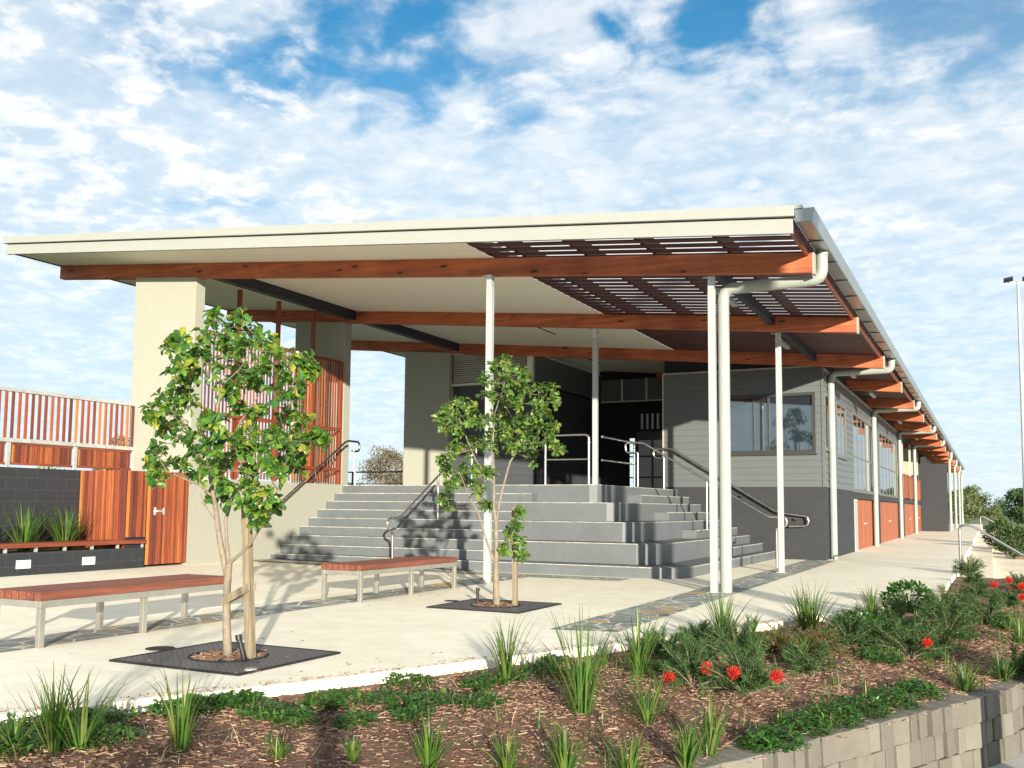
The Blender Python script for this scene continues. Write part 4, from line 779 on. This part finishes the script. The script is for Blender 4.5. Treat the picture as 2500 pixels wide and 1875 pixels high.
# ============================================================ tree grates and small fittings
def gratem():
    m, t, b = newmat('slotted_grate')
    br = N(t, 'ShaderNodeTexBrick'); t.links.new(coords(t, rot=(0,0,0)), br.inputs['Vector']); br.inputs['Scale'].default_value = 1
    br.inputs['Brick Width'].default_value = .062; br.inputs['Row Height'].default_value = .028; br.inputs['Mortar Size'].default_value = .0105; br.inputs['Mortar Smooth'].default_value = .1
    br.inputs['Color1'].default_value = br.inputs['Color2'].default_value = (.002,.002,.003,1); br.inputs['Mortar'].default_value = (.13,.13,.135,1)
    t.links.new(br.outputs[0], b.inputs['Base Color']); b.inputs['Roughness'].default_value = .5; b.inputs['Metallic'].default_value = .2
    bump(t, b, br.outputs['Fac'], 1., .01); return m
M['slots'] = gratem()
def grate(cx, cy, hx, hy, label):
    t = thing('tree_grate', label, 'tree grate', (cx,cy,0), 'tree grates')
    m_ = MB(); n = 48; z = .012; R = .29
    out = []
    for i in range(n):
        a = 2*pi*i/n; c, s = cos(a), sin(a); k = min(hx/abs(c) if abs(c) > 1e-6 else 9, hy/abs(s) if abs(s) > 1e-6 else 9); out.append((cx+c*k, cy+s*k))
    cor = [(cx+hx,cy+hy),(cx-hx,cy+hy),(cx-hx,cy-hy),(cx+hx,cy-hy)]
    for i in range(n):
        j = (i+1) % n; a0, a1 = 2*pi*i/n, 2*pi*j/n
        p0, p1 = (cx+cos(a0)*R, cy+sin(a0)*R, z), (cx+cos(a1)*R, cy+sin(a1)*R, z)
        q0, q1 = (*out[i], z), (*out[j], z); mid = None
        if abs(q0[0]-q1[0]) > 1e-5 and abs(q0[1]-q1[1]) > 1e-5:
            mid = min(cor, key=lambda c: hypot(c[0]-(q0[0]+q1[0])/2, c[1]-(q0[1]+q1[1])/2)); m_.quad(p0, q0, (*mid, z), q1, p1)
        else: m_.quad(p0, q0, q1, p1)
    m_.build('grate_plate', M['slots'], t)
    m_ = MB(); e = .022
    m_.box((cx-hx-e,cy-hy-e,.001),(cx+hx+e,cy-hy,.016)); m_.box((cx-hx-e,cy+hy,.001),(cx+hx+e,cy+hy+e,.016)); m_.box((cx-hx-e,cy-hy,.001),(cx-hx,cy+hy,.016)); m_.box((cx+hx,cy-hy,.001),(cx+hx+e,cy+hy,.016))
    m_.tube([(cx+cos(2*pi*i/n)*(R+.005), cy+sin(2*pi*i/n)*(R+.005), .014) for i in range(n+1)], .010, 6, cap=False); m_.build('grate_frame', M['grate'], t)
    m_ = MB(); r = random.Random(int(cy*10))
    for i in range(n): m_.quad((cx,cy,.03),(cx+cos(2*pi*i/n)*R*.99,cy+sin(2*pi*i/n)*R*.99,.008),(cx+cos(2*pi*(i+1)/n)*R*.99,cy+sin(2*pi*(i+1)/n)*R*.99,.008))
    for i in range(420):
        a = r.uniform(0,2*pi); q = R*sqrt(r.random())*.95; chip(m_, cx+cos(a)*q, cy+sin(a)*q, .028-.02*q/R, r.uniform(.008,.025), r.uniform(.003,.008), r)
    tag(m_.build('mulch_mound', M['chips'], t), kind='stuff')
    return t
grate(-5.30,5.73,.61,.56, 'square slotted iron tree grate round the nearer young tree')
grate(-5.30,10.20,.58,.57, 'square slotted iron tree grate round the farther young tree')
def fitting(name, label, cat, mb, m, group=None): return tag(mb.build(name, m, smooth_=True), label, cat, group)
fitting('drain_cover', 'round dark drain cover beside the nearer tree grate', 'drain cover', MB().tube([(-6.1,5.80,.001),(-6.1,5.80,.006)], .115, 28), M['grate'], 'drain covers')
fitting('drain_cover', 'small round drain cover left of the farther tree grate', 'drain cover', MB().tube([(-6.05,10.45,.001),(-6.05,10.45,.006)], .09, 28), M['grate'], 'drain covers')
fitting('uplight', 'small round light set in the nearer tree grate', 'ground light', MB().tube([(-4.72,5.33,.010),(-4.72,5.33,.022)], .045, 20), M['white'])
for (x0,x1,lb) in ((-13.1,-11.0,'long narrow drain grate at the foot of the steps by the cream wall'),(-9.6,-8.5,'narrow drain grate at the foot of the steps behind the shorter bench')):
    g_ = MB(); g_.hexa([(x,y,zp(x)+z) for z in (.005,.010) for x,y in ((x0,15.36),(x1,15.36),(x1,15.47),(x0,15.47))]); tag(g_.build('drain_grate', M['grate']), lb, 'drain grate', 'drain grates')
def riser(x, y, lean, h, label):
    m_ = MB(); m_.tube([(x,y,.01),(x+lean*.5,y,h*.55),(x+lean,y,h)], [.018,.018,.018], 10); m_.tube([(x+lean,y,h-.01),(x+lean*1.15,y,h+.03)], .025, 10); m_.tube([(x,y,.03),(x+.1,y-.05,.03),(x+.16,y-.02,.02)], .008, 6)
    return fitting('watering_pipe', label, 'pipe', m_, M['black'], 'black watering pipes')
riser(-5.04,5.62,-.06,.17, 'short black watering pipe leaning by the nearer tree stake'); riser(-5.68,10.45,.0,.15, 'short black watering pipe beside the farther tree')
def stake(x, y, lean, h, w_, label, tie=None):
    t = thing('tree_stake', label, 'stake', (x,y,0), 'stakes supporting the young trees')
    m_ = MB(); a = w_/2
    m_.hexa([(x-a,y-a,.0),(x+a,y-a,.0),(x+a,y+a,.0),(x-a,y+a,.0)]+[(x+lean+dx,y+dy,h) for dx,dy in ((-a,-a),(a,-a),(a,a),(-a,a))]); m_.build('stake_post', M['stake'], t, bevel=.004)
    if tie:
        a_, b_ = Vector(tie[0]), Vector(tie[1]); m_ = MB(); u = (b_-a_).normalized(); wz = Vector((0,0,.033))
        for s in (-.034,.034):
            o = Vector((0,s,0)); m_.hexa([a_+o-wz-Vector((0,.002,0)), b_+o-wz-Vector((0,.002,0)), b_+o-wz+Vector((0,.002,0)), a_+o-wz+Vector((0,.002,0)), a_+o+wz-Vector((0,.002,0)), b_+o+wz-Vector((0,.002,0)), b_+o+wz+Vector((0,.002,0)), a_+o+wz+Vector((0,.002,0))])
        m_.build('tie', M['stake'], t)
stake(-5.07,5.72,-.09,1.17,.06, 'round weathered stake tied to the nearer young tree', ((-5.33,5.70,.43),(-5.06,5.71,.56)))
stake(-5.08,10.28,-.02,1.18,.055, 'square hardwood stake beside the farther young tree')

# ============================================================ leaves
def leaf(mb, p, d, nrm, L, W, curl=.25, ratio=.62):
    """obovate leaf folded along its midrib"""
    d = d.normalized(); s = d.cross(nrm)
    if s.length < 1e-4: s = d.cross(Vector((1,0,.2)))
    s.normalize(); n = s.cross(d).normalized(); o = len(mb.v)
    c1 = p+d*L*ratio-n*L*curl*.15; c2 = p+d*L-n*L*curl*.5; f = n*W*.22
    P = [p, c1-s*W*.5+f, c1, c1+s*W*.5+f, c2-s*W*.26+f*.3-d*L*.08, c2, c2+s*W*.26+f*.3-d*L*.08]
    mb.v += [tuple(q) for q in P]
    mb.f += [(o,o+2,o+1),(o,o+3,o+2),(o+1,o+2,o+5,o+4),(o+2,o+3,o+6,o+5)]
def rv(r, k=1): 
    v = Vector((r.gauss(0,1), r.gauss(0,1), r.gauss(0,1))); return v.normalized()*k
def young_tree(label, loc, limbs, blobs, lm, seed, tips=5, per=6, L=.075, W=.042):
    L *= .92; W *= .92; per += 1
    r = random.Random(seed); t = thing('young_tree', label, 'tree', loc, 'young trees in the forecourt')
    tr = MB(); nodes = []
    for lb in limbs:
        tr.tube([q[:3] for q in lb], [q[3] for q in lb], 9)
        for a, c in zip(lb[:-1], lb[1:]):
            for k in range(5):
                f = k/5; nodes.append((Vector(a[:3]).lerp(Vector(c[:3]), f), a[3]*(1-f)+c[3]*f))
    tw = tr; lf = MB()
    order = sorted(blobs, key=lambda b: min((Vector(b[:3])-n[0]).length for n in nodes))
    for bx_, by_, bz_, br_ in order:
        c = Vector((bx_,by_,bz_)); cand = [n for n in nodes if n[0].z < c.z+.05 and n[0].z > .55] or nodes
        n0 = min(cand, key=lambda n: (n[0]-c).length+.25*max(0, n[0].z-c.z)); a = n0[0]; mid = a.lerp(c, .55)+Vector((r.uniform(-.02,.02), r.uniform(-.02,.02), -.02))
        r0 = min(.006, max(.0028, n0[1]*.7)); tw.tube([a, mid, c], [r0, r0*.75, .0022], 6, cap=False)
        for k in range(6): nodes.append((a.lerp(c, k/6), .004))
        for k in range(tips):
            tip = c+rv(r, br_*r.uniform(.2,1.12)); tw.tube([c.lerp(a, .1), c.lerp(tip, .5)+rv(r, .008), tip], [.002,.0016,.001], 4, cap=False)
            ax = (tip-c).normalized()*.7+Vector((0,0,.55)); ax.normalize()
            for q in range(per):
                an = r.uniform(0, 2*pi); u = ax.orthogonal().normalized(); v = ax.cross(u); out = (u*cos(an)+v*sin(an)); d = out*r.uniform(.5,1)+ax*r.uniform(-.1,.7)+Vector((0,0,-.12))
                pos = tip-(tip-c)*r.uniform(0,.45); s = r.uniform(.5,1.25)
                leaf(lf, pos, d, ax+rv(r,.35), L*s, W*s, r.uniform(0,.6))
    tr.build('trunk', M['bark'], t, smooth_=True); lf.build('foliage', lm, t)
    return t
young_tree('nearer young tree with large dark glossy leaves in the left tree grate', (-5.3,5.7,0), B1, T1, M['leaf1'], 4, 7, 6, .090, .050)
young_tree('farther young tree with paler smaller leaves in front of the steps', (-5.27,10.15,0), B2, T2, M['leaf2'], 9, 9, 7, .088, .042)

# ============================================================ garden plants
def blade(mb, p, d, L, w_, bend, r, n=5):
    s = Vector((-d.y, d.x, 0))
    if s.length < 1e-3: s = Vector((1,0,0))
    s.normalize(); o = len(mb.v); pos = p.copy(); dr = d.normalized(); hz = Vector((d.x,d.y,0)); hz = hz.normalized() if hz.length > 1e-4 else Vector((1,0,0))
    for i in range(n+1):
        f = i/n; ww = w_*(.55+.45*sin(pi*min(1, f*1.6)*.5))*(1-f**2.2)+.0008
        mb.v += [tuple(pos-s*ww), tuple(pos+s*ww)]
        dr = (dr+(hz*.9-Vector((0,0,1)))*bend*f).normalized(); pos = pos+dr*L/n
    for i in range(n): a = o+2*i; mb.f.append((a, a+1, a+3, a+2))
def tussock(x, y, z, h, label, seed, n=46, w_=.0055, spread=.5, name='strap_leaf_plant'):
    r = random.Random(seed); t = MB(); spread *= r.uniform(.7,1.35); n = int(n*r.uniform(.6,1.1))
    for i in range(n):
        a = r.uniform(0, 2*pi); tilt = abs(r.gauss(0, spread)); d = Vector((cos(a)*sin(tilt), sin(a)*sin(tilt), cos(tilt)))
        q = Vector((x+cos(a)*r.uniform(0,.05)*h/.4, y+sin(a)*r.uniform(0,.05)*h/.4, z-.01)); blade(t, q, d, h*r.uniform(.6,1.15)*(1+.2*tilt), w_*r.uniform(.7,1.3), r.uniform(.02,.30), r)
    for i in range(n//4):
        a = r.uniform(0, 2*pi); tilt = r.uniform(.7,1.3); d = Vector((cos(a)*sin(tilt), sin(a)*sin(tilt), cos(tilt))); blade(t, Vector((x,y,z)), d, h*r.uniform(.5,.95), w_*.5, r.uniform(.25,.6), r)
    o = t.build(name, M['strap']); o.data.transform(Matrix.Translation((-x,-y,-z))); o.location = (x,y,z)
    return tag(o, label, 'plant', 'strap-leaved plants in the garden bed')
for i, (x, y, z, h, lb) in enumerate(TUS):
    tussock(x, y, (bedz(x,y) if z is None else z), h, lb, 100+i, n=(120 if z is not None else int(60+80*max(0,h-.3))), w_=(.010 if z is not None else .006), spread=(.38 if z is not None else .42))
def needle_shrub(x, y, rad, lb, seed, m, flowers=()):
    r = random.Random(seed); z = bedz(x,y); t = thing('needle_leaf_shrub', lb, 'shrub', (x,y,z), 'fine-leaved shrubs in the garden bed')
    nd = MB(); stm = MB(); rad *= 1.35; ns = int(22+rad*70)
    for i in range(ns):
        a = r.uniform(0, 2*pi); el = r.uniform(.15, 1.35); d = Vector((cos(a)*cos(el), sin(a)*cos(el), sin(el)*.95)); L = rad*r.uniform(.65,1.15); p0 = Vector((x,y,z)); p1 = p0+d*L
        mid = p0.lerp(p1,.5)+Vector((0,0,.03)); stm.tube([p0,mid,p1], [.004,.003,.0015], 5, cap=False)
        for k in range(95):
            f = r.uniform(.25, 1.05); q = p0.lerp(p1, f)+Vector((0,0,.03*sin(pi*min(f,1)))); nrm = rv(r); dd = (d*.75+nrm*.8).normalized(); l = r.uniform(.025,.055)*(.8+rad); s = dd.cross(rv(r)).normalized()*.0026
            o = len(nd.v); e = q+dd*l; nd.v += [tuple(q-s), tuple(q+s), tuple(e+s*.4), tuple(e-s*.4)]; nd.f.append((o,o+1,o+2,o+3))
    stm.build('stems', M['barkd'], t); nd.build('foliage', m, t)
    for (fx, fy, fz, fr) in flowers:
        fm = MB(); c = Vector((fx,fy,fz))
        for k in range(230):
            n_ = rv(r); n_.z = abs(n_.z)*.9+.05 if r.random() < .7 else n_.z; dd = Vector((n_.x, n_.y, n_.z)).normalized(); s = dd.cross(rv(r)).normalized()*.0012; l = fr*r.uniform(.7,1.1); e = c+dd*l+Vector((0,0,.25*fr)); mid = c+dd*l*.6+n_*.2*fr
            o = len(fm.v); fm.v += [tuple(c-s), tuple(c+s), tuple(mid+s), tuple(mid-s), tuple(e+s*1.6), tuple(e-s*1.6)]; fm.f += [(o,o+1,o+2,o+3),(o+3,o+2,o+4,o+5)]
        fm.build('flower', M['flower'], t)
    return t
for i, (x, y, rad, kind, lb, fls) in enumerate(SHR):
    needle_shrub(x, y, rad, lb, 300+i, M['needle_b'] if kind else M['needle'], fls)
def broad_shrub(x, y, rad, h, lb, seed, z=None, m='gcover', L=.045, n=900, name='broad_leaf_shrub', grp='broad-leaved shrubs'):
    r = random.Random(seed); z = bedz(x,y) if z is None else z; t = thing(name, lb, 'shrub', (x,y,z), grp); lf = MB(); stm = MB()
    for i in range(14):
        a = r.uniform(0,2*pi); p1 = Vector((x+cos(a)*rad*r.uniform(.2,.8), y+sin(a)*rad*r.uniform(.2,.8), z+h*r.uniform(.5,.95))); stm.tube([(x,y,z),tuple(p1)], [.006,.002], 5, cap=False)
    for i in range(n):
        v = rv(r); q = Vector((x+v.x*rad*r.uniform(.5,1), y+v.y*rad*r.uniform(.5,1), z+h*.5+v.z*h*.5*r.uniform(.6,1.1))); leaf(lf, q, v+Vector((0,0,.5))+rv(r,.5), v+Vector((0,0,1)), L*r.uniform(.7,1.3), L*.6, .3)
    stm.build('stems', M['barkd'], t); lf.build('foliage', M[m], t); return t
broad_shrub(-.95,13.0,.30,.34,'leafy dark green shrub at the corner of the pale path',501, n=700, L=.06)
broad_shrub(-1.12,9.6,.26,.28,'compact dark green shrub low in the middle of the bed',502, n=700, L=.05)
gcm = MB(); r = random.Random(77)
for (x, y, rad) in GC:
    for i in range(int((420 if x > -1.3 else 260)*rad/.13)):
        a = r.uniform(0,2*pi); q = rad*1.25*sqrt(r.random()); X, Y = x+cos(a)*q, y+sin(a)*q*1.15; Z = bedz(X,Y)+r.uniform(.005,.12 if x > -1.3 else .085)*(1-.5*q/rad/1.25)
        v = rv(r); v.z = abs(v.z); leaf(gcm, Vector((X,Y,Z)), Vector((v.x,v.y,v.z*.4)), Vector((0,0,1))+rv(r,.4), r.uniform(.022,.052), r.uniform(.016,.032), .2)
tag(gcm.build('groundcover', M['gcover']), 'low glossy groundcover spreading over the mulch', 'groundcover', kind='stuff')
dg = MB()
for i in range(1400):
    k = r.randint(20,95); q = Epts[k].lerp(Wpts[k], r.uniform(.05,.95)); a = r.uniform(0,2*pi); blade(dg, Vector((q.x,q.y,bedz(q.x,q.y)+.01)), Vector((cos(a),sin(a),r.uniform(.05,.5))), r.uniform(.06,.30), .0014, r.uniform(.05,.3), r)
M['straw'] = chipm('dry_straw', [(.45,.34,.18),(.55,.42,.24),(.35,.24,.13),(.5,.4,.25)])
gg_ = MB()
for i in range(520):
    t_ = r.random(); k = int(22+t_*78); s_2 = r.uniform(.04,.96)
    if k < 50 and r.random() < .5: continue
    q = Epts[k].lerp(Wpts[k], s_2); hh = r.uniform(.06,.17)
    for j in range(r.randint(5,10)):
        a = r.uniform(0,2*pi); tl = abs(r.gauss(0,.55)); X, Y = q.x+r.gauss(0,.025), q.y+r.gauss(0,.025); blade(gg_, Vector((X,Y,bedz(X,Y))), Vector((cos(a)*sin(tl),sin(a)*sin(tl),cos(tl))), hh*r.uniform(.6,1.2), .0026, r.uniform(.05,.4), r, 4)
tag(gg_.build('short_grass', M['strap']), 'short straggly green grass seeding through the mulch', 'grass', kind='stuff')
tag(dg.build('dry_grass', M['straw']), 'scattered dry straw-coloured blades on the mulch', 'dry grass', kind='stuff')

lt = MB()
for i in range(110):
    if i < 70: x_, y_ = (-5.3+r.gauss(0,.7), (5.7 if i % 2 else 10.2)+r.gauss(0,.6))
    else: q = Epts[r.randint(20,100)]; x_, y_ = q.x-r.uniform(.02,.5), q.y+r.uniform(.0,.3)
    if x_ > -8: chip(lt, x_, y_, .018, r.uniform(.008,.02), r.uniform(.004,.008), r)
tag(lt.build('leaf_litter', M['chips']), 'scattered dry leaves and crumbs on the pale concrete', 'litter', kind='stuff')

# ============================================================ right side: terraced steps, rails, bollards
ts = thing('terrace_steps', 'broad cream stone terrace steps falling away to the right of the path', 'steps', (1,30,0))
m_ = MB(); x = -.6; z = -.17
for i in range(4): m_.box((x,20.25,-1.0),(x+.65 if i == 0 else x+1.0,80,z)); x += .65 if i == 0 else 1.0; z -= .17
m_.build('paving', M['paver'], ts, bevel=.01)
tag(MB().box((.7,34.6,-.9),(3.4,41,-.26)).build('planting_bed', M['soil']), 'mulched planting bed between the terrace steps', 'garden bed', kind='structure')
rail('handrail', 'stainless handrail beside the path in front of the cream terrace steps', (-.5,20.1,0), [(rounded([(-.52,20.1,-.08),(-.52,20.1,.92),(-.30,20.1,.90),(.54,20.1,.36),(1.9,20.1,-.34),(1.9,20.1,-.75)],.12,7),.024)], [], 'handrails of the terrace steps')
rail('handrail', 'farther stainless handrail beyond the green bushes on the terrace steps', (-.3,46,0), [(rounded([(-.36,46,0),(-.36,46,.95),(-.2,46,.93),(1.21,46,.04),(1.6,46,.0)],.06,5),.026)], [((1.21,46,-.7),(1.21,46,.04))], 'handrails of the terrace steps')
for i, (x, y, rad, h, lb) in enumerate(((.75,35.0,.6,.85,'rounded green bush nearest the path on the terrace'),(1.25,37.2,.8,.8,'wide green bush behind the nearer terrace bush'),(.35,38.8,.6,1.0,'taller green bush at the back of the terrace bed'))):
    broad_shrub(x, y, rad, h, lb, 520+i, z=-.2, m='farleaf', L=.10, n=1500, name='terrace_bush', grp='bushes between the terrace steps')
for i, (x, y, lb) in enumerate(((1.35,6.35,'squat path bollard nearer the camera, out of view'),(2.05,6.9,'squat path bollard farther from the camera, out of view'))):
    m_ = MB(); m_.box((x-.12,y-.12,-.75),(x+.12,y+.12,.16)); m_.box((x-.13,y-.13,.165),(x+.13,y+.13,.21)); tag(m_.build('bollard', M['galv'], bevel=.01), lb, 'bollard', 'bollards on the footpath')
fp = thing('floodlight_pole', 'tall pale floodlight pole with two lamps at the right edge', 'floodlight pole', (1.83,60,-.95))
MB().tube([(1.83,60,-.95),(1.83,60,6),(1.83,60,14.1)], [.15,.11,.075], 16).build('pole', M['white'], fp, smooth_=True)
m_ = MB(); m_.box((1.0,59.96,13.95),(2.7,60.04,14.03)); m_.build('crossarm', M['galv'], fp)
for x in (1.35,2.3): m_ = MB(); m_.hexa([(x-.24,59.8,14.18),(x+.24,59.8,14.26),(x+.24,60.2,14.2),(x-.24,60.2,14.12),(x-.24,59.75,14.30),(x+.24,59.75,14.38),(x+.24,60.2,14.38),(x-.24,60.2,14.30)]); m_.box((x-.03,59.97,14.02),(x+.03,60.03,14.17)); m_.build('floodlight', M['black'], fp)

# ============================================================ trees behind and around
def big_tree(label, x, y, z0, top, rx, ry, m, seed, n=2600, ls=.3, trunk=.2, clumps=26, low=.25, name='background_tree', group='trees beyond the building'):
    r = random.Random(seed); t = thing(name, label, 'tree', (x,y,z0), group); H = top-z0; tr = MB(); cb_ = z0+H*low
    tr.tube([(x,y,z0),(x+.1*rx*r.uniform(-1,1),y,z0+H*.3),(x+.15*rx*r.uniform(-1,1),y,z0+H*.6)], [trunk,trunk*.8,trunk*.5], 8)
    lf = MB(); cz = (cb_+top)/2; hz = (top-cb_)/2
    for c in range(clumps):
        v = rv(r); k = r.uniform(.45,.86); c0 = Vector((x+v.x*rx*k, y+v.y*ry*k, cz+v.z*hz*k)); cr_ = min(rx,hz)*r.uniform(.24,.44)
        tr.tube([(x,y,z0+H*.35),tuple(Vector((x,y,z0+H*.4)).lerp(c0,.5)+Vector((0,0,-.05*H))),tuple(c0)], [trunk*.35,trunk*.2,trunk*.08], 5, cap=False)
        for i in range(n//clumps):
            d = rv(r); q = c0+Vector((d.x*cr_*1.15, d.y*cr_*1.15, d.z*cr_*.8))*r.uniform(.55,1.08); nn = (d+rv(r,.9)).normalized(); u = nn.orthogonal().normalized(); w_ = nn.cross(u); s = ls*r.uniform(.5,1.1); a = r.uniform(0,6.28); U = (u*cos(a)+w_*sin(a))*s; W_ = (w_*cos(a)-u*sin(a))*s*.5
            o = len(lf.v); lf.v += [tuple(q-U), tuple(q-W_), tuple(q+U), tuple(q+W_)]; lf.f.append((o,o+1,o+2,o+3))
    tr.build('trunk', M['barkd'], t, smooth_=True); lf.build('crown', m, t); return t
big_tree('pale olive tree right behind the far end of the pavilion', -2.8,128,-.95,4.75,3.0,2.6,M['farleaf_o'],1,8000,.17,.2,44,.02)
big_tree('dark green tree with the widest crown at the right edge', 4.7,126,-.95,4.6,4.0,3,M['farleaf'],2,9000,.20,.3,50,.02)
big_tree('small light green bush between the olive tree and the dark tree', .55,118,-.95,2.0,1.3,1.2,M['farleaf_o'],3,2600,.12,.1,20,.0)
big_tree('dark evergreen behind the light bush, between the two right-hand trees', 1.2,140,-.95,3.1,2.0,2,M['farleaf'],31,3000,.14,.2,24,.0)
big_tree('dark green tree just outside the right edge', 12.5,130,-.95,5.6,4.5,3,M['farleaf'],4,4000,.2,.3,30,.02)
big_tree('brownish gum tree seen between the second and third pillars', -40.3,60,-.95,5.7,2.7,2.2,M['farleaf_b'],5,6500,.10,.22,44,.36)
big_tree('low green bush left of the brownish gum tree', -44.6,60,-.95,3.75,2.0,1.6,M['farleaf_o'],6,3000,.13,.15,22,.05)
big_tree('green bush below the brownish gum tree', -42.2,57,-.95,2.9,1.9,1.2,M['farleaf'],66,2400,.12,.12,18,.0)
big_tree('rounded brownish tree seen through the slat fence', -69.4,60,-.95,7.3,2.0,1.8,M['farleaf_b'],7,3500,.16,.25,30,.35)
for i, x in enumerate((-92,-86,-80.5,-75,-64.5)):
    big_tree(('straggly olive bush farthest left behind the slat fence','low olive bush, second from the left behind the slat fence','low olive bush, third from the left behind the slat fence','low olive bush just left of the rounded tree behind the fence','low olive bush just right of the rounded tree behind the fence')[i], x,60+i,-.95,4.6+.3*(i%2),3.6,2,M['farleaf_o'],70+i,1800,.25,.1,16,.0, group='bushes behind the slat fence')
big_tree('tall gum tree on the street, seen only as a reflection in the front window', -11.6,-20,-.95,9.0,1.9,1.9,M['farleaf_b'],12,1500,.16,.2,16,.35, name='street_tree', group=None)
# sapling by the kerb behind the camera: its shadow falls across the forecourt
s_ = thing('kerb_sapling', 'sparse sapling on the footpath behind the camera', 'tree', (-.55,-1.7,-.75)); r = random.Random(15); tr = MB(); lf = MB()
tr.tube([(-.55,-1.7,-.75),(-.57,-1.7,.2),(-.5,-1.68,.9),(-.6,-1.7,1.7)], [.04,.032,.022,.01], 8)
for k in range(11):
    z = r.uniform(.1,1.6); a = r.uniform(0,6.28); e = Vector((-.55+cos(a)*.7, -1.7+sin(a)*.7, z+r.uniform(.2,.6))); tr.tube([(-.55,-1.7,z),tuple(e)], [.014,.005], 5)
    for q in range(26): leaf(lf, Vector((-.55,-1.7,z)).lerp(e, r.uniform(.5,1.1))+rv(r,.07), rv(r), rv(r), .09, .05)
tr.build('trunk', M['bark'], s_); lf.build('foliage', M['leaf1'], s_)
# unseen timber power pole, added for the long shadow that crosses the path to the corner downpipe
lp = thing('power_pole', 'thick timber power pole on the footpath, out of view to the right', 'pole', (5.2,2.7,-.75))
MB().tube([(5.05,2.7,-.75),(5.05,2.7,4),(5.05,2.7,9.5)], [.24,.22,.18], 16).build('pole', M['barkd'], lp, smooth_=True)
m_ = MB(); m_.box((4.99,1.6,8.9),(5.11,3.8,9.02)); m_.build('crossarm', M['barkd'], lp)

for o in list(bpy.data.objects):
    if o.type == 'MESH' and len(o.data.vertices) == 0: bpy.data.objects.remove(o)

# ============================================================ the person taking the photograph (only the shadow reaches the view)
def skin_chain(pts, edges, name, m, parent, lv=2, off=(0,0,0)):
    me = bpy.data.meshes.new(name); me.from_pydata([tuple(Vector(p[:3])) for p in pts], edges, []); o = bpy.data.objects.new(name, me); C.objects.link(o); o.parent = parent
    o.modifiers.new('skin', 'SKIN'); 
    if not me.skin_vertices: me.skin_vertices_add() if hasattr(me, 'skin_vertices_add') else None
    bm_ = bmesh.new(); bm_.from_mesh(me); ly = bm_.verts.layers.skin.verify(); bm_.verts.ensure_lookup_table()
    for i, p in enumerate(pts): bm_.verts[i][ly].radius = (p[3], p[4] if len(p) > 4 else p[3])
    bm_.verts[0][ly].use_root = True; bm_.to_mesh(me); bm_.free()
    s = o.modifiers.new('sub', 'SUBSURF'); s.levels = lv; s.render_levels = lv; me.materials.append(m); return o
M['cloth'] = mat('dark_shirt', (.05,.07,.12), .9); M['skin'] = mat('skin', (.45,.28,.2), .6); M['hair'] = mat('brown_hair', (.05,.03,.02), .7)
pe = thing('person', 'person in a dark shirt standing on the footpath holding up a camera', 'person', (.28,-.52,-.75)); pe.rotation_euler = (0,0,YAW)
P_ = [(0,0,.95,.15,.11),(0,0,1.15,.14,.10),(0,.01,1.35,.17,.11),(0,0,1.47,.09,.08),(0,.02,1.56,.055,.055),(0,.05,1.66,.085,.095),(0,.04,1.76,.08,.095),
 (.19,0,1.42,.06),(.26,.12,1.22,.045),(.12,.33,1.50,.034),(-.19,0,1.42,.06),(-.26,.12,1.22,.045),(-.12,.33,1.50,.034),
 (.10,0,.86,.10),(.11,.01,.48,.065),(.12,-.01,.09,.042),(.13,.15,.04,.035),(-.10,0,.86,.10),(-.11,.01,.48,.065),(-.12,-.01,.09,.042),(-.13,.15,.04,.035)]
E_ = [(0,1),(1,2),(2,3),(3,4),(4,5),(5,6),(3,7),(7,8),(8,9),(3,10),(10,11),(11,12),(0,13),(13,14),(14,15),(15,16),(0,17),(17,18),(18,19),(19,20)]
skin_chain(P_, E_, 'body', M['cloth'], pe)
hp = MB(); 
for i in range(9):
    for k in range(14):
        a0, a1 = 2*pi*k/14, 2*pi*(k+1)/14; t0, t1 = pi*.52*i/9, pi*.52*(i+1)/9
        q = lambda a, t: (.098*sin(t)*cos(a), .03+.115*sin(t)*sin(a), 1.72+.13*cos(t)); hp.quad(q(a0,t1), q(a1,t1), q(a1,t0), q(a0,t0))
ho = hp.build('hair', M['hair'], None, smooth_=True); ho.parent = pe
for s in (-1, 1):
    for k in range(5):
        b0 = (s*(.115-.004*k), .335, 1.515-.018*k) if k < 4 else (s*.11, .32, 1.475)
        ln = (.045,.05,.046,.036,.04)[k]
        skin_chain([(*b0,.010),(b0[0]-s*ln*.6,b0[1]+.025,b0[2]+.004,.009),(b0[0]-s*ln*1.3,b0[1]+.012,b0[2]+.004,.0075)], [(0,1),(1,2)], 'finger' if k < 4 else 'thumb', M['skin'], pe, 1)
cam_o = thing('camera_in_hand', 'small black camera held up by the person on the footpath', 'camera', (.28,-.52,-.75)); cam_o.rotation_euler = (0,0,YAW)
mb_ = MB(); mb_.box((-.062,.325,1.475),(.062,.36,1.55)); o_ = mb_.build('camera_body', M['black'], None, bevel=.006); o_.parent = cam_o
mb_ = MB(); mb_.tube([(0,.36,1.51),(0,.39,1.51)], .028, 18); o_ = mb_.build('lens', M['black'], None, smooth_=True); o_.parent = cam_o
